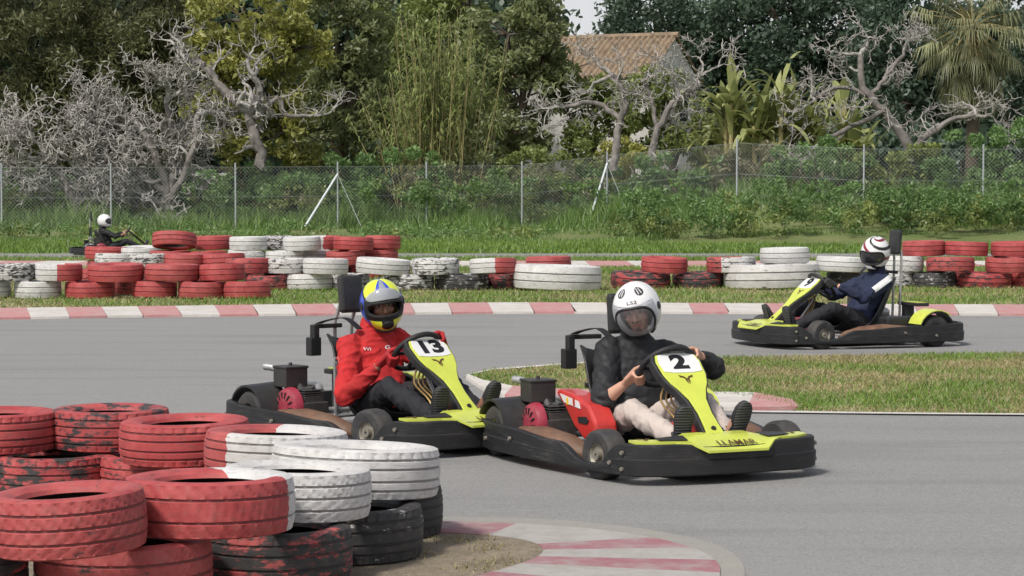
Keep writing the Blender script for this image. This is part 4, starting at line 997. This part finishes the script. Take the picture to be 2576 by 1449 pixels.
shr=[(650,470,110,92,76,'lf_bush','broad green shrub behind the fence left of the first white brace'),
 (840,450,115,90,76,'lf_bush','green shrub behind the fence post with the left white brace'),
 (1010,460,120,85,76,'lf_bush','low leafy green shrub under the cane clump'),
 (1200,455,130,84,77,'lf_grey','grey-green bramble to the right of the cane clump'),
 (1400,425,130,95,77,'lf_mid','light green bush below the tiled roof'),
 (1480,485,115,80,76,'lf_bush','green bush around the foot of the twin bare trunks'),
 (1720,470,140,92,72,'lf_bush','green thicket right of the twin bare trunks'),
 (1890,435,125,85,72,'lf_brown','dry brown bramble below the banana plants'),
 (2060,435,135,92,70,'lf_bush','green thicket behind the kart at right'),
 (2230,430,135,90,70,'lf_mid','light green thicket above the headrest of the kart at right'),
 (2420,425,145,105,70,'lf_bush','dense green bush near the right edge behind the fence'),
 (2570,425,115,118,70,'lf_bush','green bush cut by the right photo edge'),
 (120,525,140,56,75,'lf_grey','low grey-green bush at the far left behind the fence'),
 (380,525,160,56,75,'lf_bush','low green bush above the far driver'),
 (1580,410,90,65,79,'lf_yellow','small yellow-green bush against the white house wall')]
for u,v,ru,rv,d,mt,lab in shr:
    x=(u-1288)/F*d; z=bank(x,d); root=empty('shrub',(x,d,z),0,lab,'shrub','shrubs along the fence'); off=np.array([x,d,z])
    L3=[lobe3(u,v,ru,rv,d),lobe3(u-ru*.5,v+rv*.4,ru*.6,rv*.8,d),lobe3(u+ru*.5,v+rv*.3,ru*.6,rv*.8,d)]
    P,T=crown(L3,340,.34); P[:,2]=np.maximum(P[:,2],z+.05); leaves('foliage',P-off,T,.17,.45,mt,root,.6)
    mb=MB(); mb.ell((0,0,-.05),(.12,.12,.08),None,8)
    for _ in range(9):
        e=Vector((random.uniform(-.8,.8)*ru/75,random.uniform(-.5,.5),random.uniform(.7,1.6))); mb.tube([(0,0,-.1),e*.5+Vector((0,0,.1)),e],[.03,.022,.008],5)
    mb.build('stem','bark',root)
def scrub(name,sets,mts,dens,leaf,label):
    L3=[]
    for n,us,vs_,rus,rvs,ds in sets:
        for _ in range(n):
            u=random.uniform(*us); L3.append(lobe3(u,random.uniform(*vs_),random.uniform(*rus),random.uniform(*rvs),random.uniform(*ds)))
    P,T=crown(L3,dens,.24); zz=np.array([bank(p[0],p[1]) for p in P]); kk=P[:,2]>zz-.05; P=P[kk]; T=T[kk]
    T=np.clip(T+.35*np.array([noise.noise(Vector((p[0]*.5,p[1]*.3,7))) for p in P]),0,1)
    tag(leaves(name,P,T,leaf,.4,mts,None,.6),label,'undergrowth',None,'stuff')
scrub('scrub',[(80,(-100,1600),(460,560),(45,95),(24,55),(73.5,77)),(14,(500,1600),(450,520),(30,55),(25,50),(70.5,72.5)),(26,(-100,1600),(572,592),(35,80),(9,18),(64,68)),(46,(1560,2700),(485,560),(50,100),(26,55),(60.5,65))],'lf_bush',300,.14,'bright green weeds and brush along both sides of the fence')
scrub('dry_scrub',[(26,(-100,2700),(430,520),(40,80),(22,45),(74,77))],'lf_brown',170,.15,'dry brown brush behind the fence')
scrub('pale_scrub',[(40,(-100,1600),(460,560),(40,80),(18,42),(73,76)),(24,(1600,2700),(500,575),(40,80),(18,42),(60,64)),(14,(-100,1700),(575,594),(30,70),(8,15),(63,67))],'lf_mid',220,.15,'yellowish green weeds along the fence')
# bare fig trees
def rv3(): return Vector((random.gauss(0,1),random.gauss(0,1),random.gauss(0,1)))
MINR=.013
def grow(mb,p,d,r,L,depth,upw,gn):
    n=5; pts=[p.copy()]; rs=[r]; side=[]
    for i in range(n):
        d=(d+rv3()*gn+Vector((0,0,upw))).normalized(); p=p+d*L/n; pts.append(p.copy()); rs.append(r*(1-.32*(i+1)/n))
        if depth>0 and i in (1,3) and random.random()<.62: side.append((p.copy(),d.copy(),rs[-1]))
    mb.tube(pts,rs,7 if r>.06 else 4)
    if depth<=0: return
    for _ in range(2 if random.random()<.62 else 3):
        q=(d+rv3()*.62).normalized(); grow(mb,p,q,max(MINR,rs[-1]*random.uniform(.72,.90)),L*random.uniform(.68,.92),depth-1,upw,gn)
    for sp,sdv,sr in side:
        q=(sdv*.4+rv3()*.8).normalized(); grow(mb,sp,q,max(MINR*.85,sr*.55),L*random.uniform(.5,.75),max(0,depth-2),upw+.03,gn)
def figtree(label,u,d,starts,seed,upw=.05,gn=.26,bark='bark_grey',mr=.013):
    global MINR
    MINR=mr; random.seed(seed); x=(u-1288)/F*d; z=bank(x,d); root=empty('bare_tree',(x,d,z),0,label,'bare tree','bare pale trees behind the fence')
    tm=MB()
    def br(*a):
        m=MB(); grow(m,*a); m.build('branch','bark_pale',root,True,80)
    for ctrl,r0,r1,L,dep in starts:
        pts=[at(cu,cv,d+dd)-Vector((x,d,z)) for cu,cv,dd in ctrl]
        P=arc_path(pts,5); P=[p+rv3()*r0*.22*(0 if i in (0,len(P)-1) else 1) for i,p in enumerate(P)]; n=len(P); rr=[(r0+(r1-r0)*i/(n-1))*random.uniform(.92,1.08) for i in range(n)]; tm.tube(P,rr,9)
        dr=(P[-1]-P[-3]).normalized()
        for _ in range(2): br(P[-1],(dr+rv3()*.45).normalized(),r1*.85,L,dep,upw,gn)
        for k in (n//3,n//2,(3*n)//4): br(P[k],((P[k]-P[k-1]).normalized()+rv3()*.9).normalized(),r1*.6,L*.8,dep-1,upw,gn)
    tm.build('trunk',bark,root)
figtree('thick bare tree with dark forked trunk in front of the yellow-green tree',660,74,[([(665,420,0),(640,330,0),(625,280,0)],.20,.16,.6,2),([(625,280,0),(560,220,.2),(520,170,.3),(480,150,.3)],.15,.10,.75,3),([(630,285,0),(655,230,-.2),(640,190,0)],.14,.09,.7,3),([(640,300,0),(700,250,.2),(720,290,0),(790,290,0)],.11,.06,.65,3)],5,.03,.30)
figtree('tangled pale bare tree of many grey branches at left',400,73.5,[([(430,570,0),(410,440,0),(360,330,0)],.15,.12,1.0,5),([(415,480,0),(330,420,.3),(250,330,.3)],.13,.10,.95,5),([(425,510,0),(480,400,-.3),(500,290,0)],.13,.10,.95,5),([(420,520,0),(350,480,-.4),(300,440,-.4)],.11,.08,.85,5),([(425,500,0),(440,380,.4),(420,260,.4)],.12,.09,.9,5)],8,.0,.44,'bark_grey',.021)
figtree('low tangled pale bare tree at the far left edge',170,73.5,[([(200,570,0),(170,470,0),(120,400,0)],.14,.10,.95,5),([(190,540,0),(260,460,.3),(290,390,.3)],.12,.09,.95,5),([(190,550,0),(90,490,.3),(40,440,0)],.11,.08,.85,5),([(195,545,0),(250,500,-.3),(330,470,0)],.10,.07,.85,5),([(192,548,0),(210,420,.4),(230,310,.4)],.11,.08,.9,5)],21,-.01,.44,'bark_grey',.021)
figtree('pale bare twin-trunk tree in front of the white house',1600,74,[([(1545,430,0),(1555,330,0),(1570,250,0),(1540,190,0)],.15,.09,.72,4),([(1635,460,0),(1640,380,0),(1670,290,0),(1700,250,0)],.15,.09,.75,4),([(1560,300,0),(1500,260,.2),(1420,270,0)],.10,.07,.7,4),([(1690,260,0),(1740,230,0),(1760,190,0)],.09,.06,.6,4),([(1655,330,0),(1640,260,.2),(1620,210,.2)],.09,.06,.65,4)],13,.01,.36,'bark_grey',.0165)
figtree('leaning bare tree at right beside the palm',2280,74,[([(2300,400,0),(2240,300,0),(2170,220,0),(2160,140,0)],.19,.09,.7,4),([(2290,380,0),(2370,310,.2),(2450,290,0)],.12,.07,.8,4),([(2220,280,0),(2120,330,0),(2030,380,0)],.10,.06,.7,4),([(2190,240,0),(2230,190,0),(2270,130,.2)],.09,.06,.6,4),([(2200,250,0),(2110,220,0),(2050,250,0)],.08,.06,.65,4)],34,.02,.34,'bark_grey',.0155)
random.seed(3)
root=empty('cane_clump',(at(1100,420,78).x,78,bank(-2.5,78)),0,'tall clump of giant cane with yellow stems and light green drooping tops','cane'); o0=Vector(root.location)
mb=MB(); LP=[]
for i in range(120):
    b=Vector((random.gauss(0,.60),random.gauss(0,.4),-.1)); h=random.uniform(3.4,7.7); t=b*1.7+Vector((random.gauss(.1,.45),random.gauss(0,.4),h)); t.x-=.25
    mb.tube([b,b.lerp(t,.5)+Vector((0,0,.25)),t],[.022,.018,.007],4)
    for q in range(30): LP.append(b.lerp(t,random.uniform(.38,1.0)**.7))
mb.build('stems','cane',root)
n=len(LP); P=np.array([tuple(p) for p in LP]); a=rng.uniform(0,2*PI,n); Lh=rng.uniform(.3,.8,n); dx=np.stack([np.cos(a),np.sin(a),rng.uniform(-.3,.8,n)],1); w=np.stack([-np.sin(a),np.cos(a),np.zeros(n)],1)*.027
mid_=P+dx*Lh[:,None]*.5+np.array([0,0,.04]); tip=P+dx*Lh[:,None]*np.array([.9,.9,.5])+np.array([0,0,-.18])
V=np.stack([P-w*.4,mid_-w,tip,mid_+w],1).reshape(-1,3); raw_mesh('leaves',V,4,'lf_reed',rng.uniform(.0,1,n),root)
def strapleaf(V,T,base,dirv,L,W,droop,tint,seg=9):
    side=Vector((-dirv.y,dirv.x,0))
    if side.length<.01: side=Vector((1,0,0))
    side.normalize(); p=Vector(base); d=Vector(dirv).normalized(); prev=None
    for i in range(seg+1):
        t=i/seg; w=W*math.sin(PI*min(1,.08+t*.92))**.7*random.uniform(.75,1.05); a=p-side*w*.5+Vector((0,0,w*.12)); b=p+side*w*.5+Vector((0,0,w*.12))
        if prev and random.random()<.92:
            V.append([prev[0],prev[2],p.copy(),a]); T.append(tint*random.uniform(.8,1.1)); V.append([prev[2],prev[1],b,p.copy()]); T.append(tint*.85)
        prev=(a,b,p.copy()); d=(d+Vector((0,0,-droop/seg*(.5+t*2)))).normalized(); p=p+d*L/seg
for u,v,d,lab in ((1850,330,80,'banana plant with tall upright ragged leaves right of the house wall'),(1930,350,79,'banana plant with drooping dry leaves, middle of the three'),(2020,360,80,'banana plant with yellowed leaves left of the leaning bare tree'),(2130,330,82,'clump of dry yellow leaves behind the leaning bare tree'),(1790,350,82,'small banana plant with pale leaves close to the house')):
    x=(u-1288)/F*d; z=bank(x,d); root=empty('banana_plant',(x,d,z),0,lab,'banana plant','banana plants behind the fence'); V=[];T=[]
    mb=MB(); mb.ell((0,0,-.1),(.7,.5,.12),None,10)
    for s_ in range(6):
        b=Vector((random.uniform(-.65,.65),random.uniform(-.4,.4),-.1)); h=random.uniform(1.3,3.8)*(.7 if 'small' in lab else 1); mb.tube([b,b+Vector((random.uniform(-.1,.1),0,h))],[.11,.07],8)
        for _ in range(12):
            a=random.uniform(0,6.28); e=random.uniform(.5,4.5); strapleaf(V,T,b+Vector((0,0,h*random.uniform(.55,1))),Vector((math.cos(a),math.sin(a)*.7,e)),random.uniform(1.2,2.5),random.uniform(.22,.46),random.uniform(.4,2.4),random.uniform(.0,1))
    mb.build('stem','cane',root); raw_mesh('leaves',np.array([[tuple(q) for q in f] for f in V]).reshape(-1,3),4,'lf_banana',np.array(T),root)
d=80; c=at(2440,70,d); z=bank(c.x,d); root=empty('palm_tree',(c.x,d,z),0,'fan palm with drooping grey-green fronds at the upper right','palm'); top=Vector((0,0,c.z-z))
mb=MB(); mb.tube([(0,0,-.2),(.1,0,top.z*.5),tuple(top)],[.26,.24,.22],10); mb.build('trunk','bark',root); V=[];T=[]; pm=MB()
for i in range(125):
    a=random.uniform(0,6.28); e=random.uniform(-1.6,1.6) if i<65 else random.uniform(-4,-2); dv=Vector((math.cos(a),math.sin(a),e)).normalized(); L=random.uniform(.9,1.9)*(1.25 if i>=65 else 1); hub=top+dv*L; pm.tube([top,top+dv*L*.5+Vector((0,0,.1)),hub],[.025,.02,.014],4)
    sd=dv.cross(Vector((0,0,1))).normalized(); tn=random.uniform(.2,1)*(.8 if e<-.6 else 1)
    for k in range(24):
        w=R(-100+200*k/23); q=(dv*math.cos(w)+sd*math.sin(w)+Vector((0,0,-.1))).normalized(); l=random.uniform(.75,1.15); m=hub+q*l*.6; t=hub+q*l*.85+Vector((0,0,-.45*l)); wd=q.cross(Vector((0,0,1)))*.028
        V.append([hub,m-wd,t,m+wd]); T.append(tn*random.uniform(.7,1))
pm.build('stalks','cane',root); raw_mesh('fronds',np.array([[tuple(q) for q in f] for f in V]).reshape(-1,3),4,'lf_palm',np.array(T),root)
h=empty('house',(at(1695,90,95).x,95,0),R(-25),'white house with an old clay tile roof among the trees','house'); RZ=at(1705,92,95).z; EZ=RZ-1.85; HL=6.2; HD=3.2
mb=MB(); mb.add([(0,-HD+.3,-.5),(0,HD-.3,-.5),(0,HD-.3,EZ+.15),(0,0,RZ-.08),(0,-HD+.3,EZ+.15),(-HL,-HD+.3,-.5),(-HL,HD-.3,-.5),(-HL,HD-.3,EZ+.15),(-HL,0,RZ-.08),(-HL,-HD+.3,EZ+.15)],[(0,1,2,3,4),(9,8,7,6,5),(0,4,9,5),(1,6,7,2)]); wl=mb.build('wall','wall',h,False)
mb=MB()
for s in (-1,1):
    vs=[];fs=[];nu=24*6; nv=10
    for j in range(nv+1):
        t=j/nv
        for i in range(nu+1):
            x=-HL-.15+(HL+.3)*i/nu; z=RZ-(RZ-EZ)*t*1.04+.095*math.sin(2*PI*i/6)+.03*(1-(j%2))+.05*noise.noise(Vector((x*.8,t*3,s))); vs.append((x,s*HD*t*1.04,z))
    for j in range(nv):
        for i in range(nu): fs.append((j*(nu+1)+i,j*(nu+1)+i+1,(j+1)*(nu+1)+i+1,(j+1)*(nu+1)+i))
    mb.add(vs,fs)
rf=mb.build('roof','tile',h,True,60); mb=MB(); mb.tube([(-HL-.2,0,RZ+.03),(.2,0,RZ+.03)],.14,8); mb.build('ridge','tile',rf)
mb=MB(); mb.box((.02,1.1,EZ-1.2),(.06,.9,1.2)); wn=mb.build('window','darkvisor',h,False); mb=MB(); mb.box((.04,1.1,EZ-1.86),(.14,1.1,.08)); mb.build('sill','wall',wn,False)
hut=empty('shed',(at(530,470,80).x,80,0),0,'small white shed half hidden behind the tangled bare tree','shed'); mb=MB(); mb.box((0,0,1.0),(1.2,1.5,2.0)); mb.build('wall','wall',hut,False); mb=MB(); mb.box((0,0,2.06),(1.5,1.8,.1)); mb.build('roof','wall',hut,False)
# ------------------------------------------------------------------ grass
def scatter(n,x0,x1,y0,y1,poly=None):
    P=np.stack([rng.uniform(x0,x1,n),rng.uniform(y0,y1,n),np.zeros(n)],1)
    return P[inpoly(P,poly)] if poly else P
def nz(P,s): return np.array([noise.noise(Vector((p[0]*s,p[1]*s,3.1))) for p in P])
P=scatter(100000,-.5,6.5,13.5,20,INF); g=nz(P,.9); P[:,2]=.008
k=g>rng.normal(.06,.22,len(P))
tag(blades('grass',P[k],rng.uniform(.015,.05,k.sum()),.010,'grass_green',rng.uniform(0,1,k.sum()),None,.6),'short green grass of the infield','grass',None,'stuff')
tag(blades('dry_grass',P[~k],rng.uniform(.012,.038,(~k).sum()),.010,'grass_dry',rng.uniform(0,1,(~k).sum()),None,.9),'dry straw grass of the infield','grass',None,'stuff')
P=scatter(130000,-11,11,27.0,47.4,K1F+[(40,47.4),(-40,47.4)]); P=P[(P[:,1]<41.9)|(P[:,1]>45.1)]; g=nz(P,.5)+.014*(P[:,1]-30); P[:,2]=.006; k=g>rng.normal(-.02,.2,len(P))
tag(blades('verge_grass',P[k],rng.uniform(.03,.085,k.sum())*(1+.5*(P[k][:,1]>45)),.018,'grass_green',rng.uniform(0,1,k.sum()),None,.6),'green grass around the far tyre barrier','grass',None,'stuff')
tag(blades('dry_verge_grass',P[~k],rng.uniform(.02,.06,(~k).sum()),.018,'grass_dry',rng.uniform(0,1,(~k).sum()),None,.8),'dry grass in front of the far tyre barrier','grass',None,'stuff')
P=scatter(70000,-18,18,51.3,66); tag(blades('meadow_grass',P,rng.uniform(.05,.16,len(P)),.035,'grass_green',np.clip(rng.uniform(0,1,len(P))+.3*nz(P,.3),0,1),None,.5),'bright green grass beyond the far track','grass',None,'stuff')
P=scatter(70000,-20,20,61,76); g=nz(P,.45); g2=nz(P,1.6); hh=np.array([smooth(66,72,p[1]+3.5*smooth(1,5,p[0])) for p in P]); P[:,2]=[bank(p[0],p[1]) for p in P]
kk=(g+.6*g2)>rng.normal(-.05,.2,len(P)); P=P[kk];g=g[kk];hh=hh[kk]
tag(blades('tall_grass',P,(.10+hh*.42)*rng.uniform(.5,1.4,len(P))*(1+.9*g),.045,'grass_tall',np.clip(rng.uniform(0,1,len(P))+.6*g,0,1),None,.4),'tall rough grass along the fence','grass',None,'stuff')
P=scatter(7000,-1.0,.25,7.4,9.6,ip); g=nz(P,3.5); P=P[g>rng.normal(.18,.1,len(P))]; P[:,2]=.009
tag(blades('dirt_tufts',P,rng.uniform(.008,.03,len(P)),.006,'grass_dry',rng.uniform(0,.8,len(P)),None,.9),'dry tufts on the patch of dirt beside the near tyres','grass',None,'stuff')
# ------------------------------------------------------------------ light, camera
w=bpy.data.worlds.new('World'); scn.world=w; w.use_nodes=True; nt=w.node_tree; bg=nt.nodes['Background']
sky=nt.nodes.new('ShaderNodeTexSky'); sky.sky_type='NISHITA'; sky.sun_disc=False
sdir=Vector((-.42,-.55,.84)).normalized(); sky.sun_elevation=math.asin(sdir.z); sky.sun_rotation=math.atan2(sdir.x,sdir.y); sky.air_density=1.0; sky.dust_density=3.0; sky.ozone_density=1.0
hs=nt.nodes.new('ShaderNodeHueSaturation'); hs.inputs['Saturation'].default_value=.45; nt.links.new(sky.outputs[0],hs.inputs['Color'])
tc=nt.nodes.new('ShaderNodeTexCoord'); sx=nt.nodes.new('ShaderNodeSeparateXYZ'); nt.links.new(tc.outputs['Generated'],sx.inputs[0])
el_=ramp(nt,sx.outputs[2],.55,.02); cn=noi(nt,tc.outputs['Generated'],3.2,7,.6); cf=mth(nt,'MULTIPLY',el_,ramp(nt,cn,.15,.55))
nt.links.new(mixc(nt,cf,hs.outputs[0],(5.2,5.25,5.4)),bg.inputs[0]); bg.inputs[1].default_value=.15
sl=bpy.data.lights.new('sun','SUN'); sl.energy=3.1; sl.angle=R(8); sl.color=(1,.95,.875); so_=bpy.data.objects.new('sun',sl); COL.objects.link(so_); so_.rotation_euler=(-sdir).to_track_quat('-Z','Y').to_euler()
cam=bpy.data.cameras.new('camera'); cam.lens=77.0; cam.sensor_width=36; cam.clip_end=4000; co=bpy.data.objects.new('camera',cam); COL.objects.link(co); co.location=(0,0,CH); co.rotation_euler=(R(90)-math.atan(242.5/F),0,0); scn.camera=co
scn.view_settings.view_transform='Standard'; scn.view_settings.look='None'; scn.view_settings.exposure=0
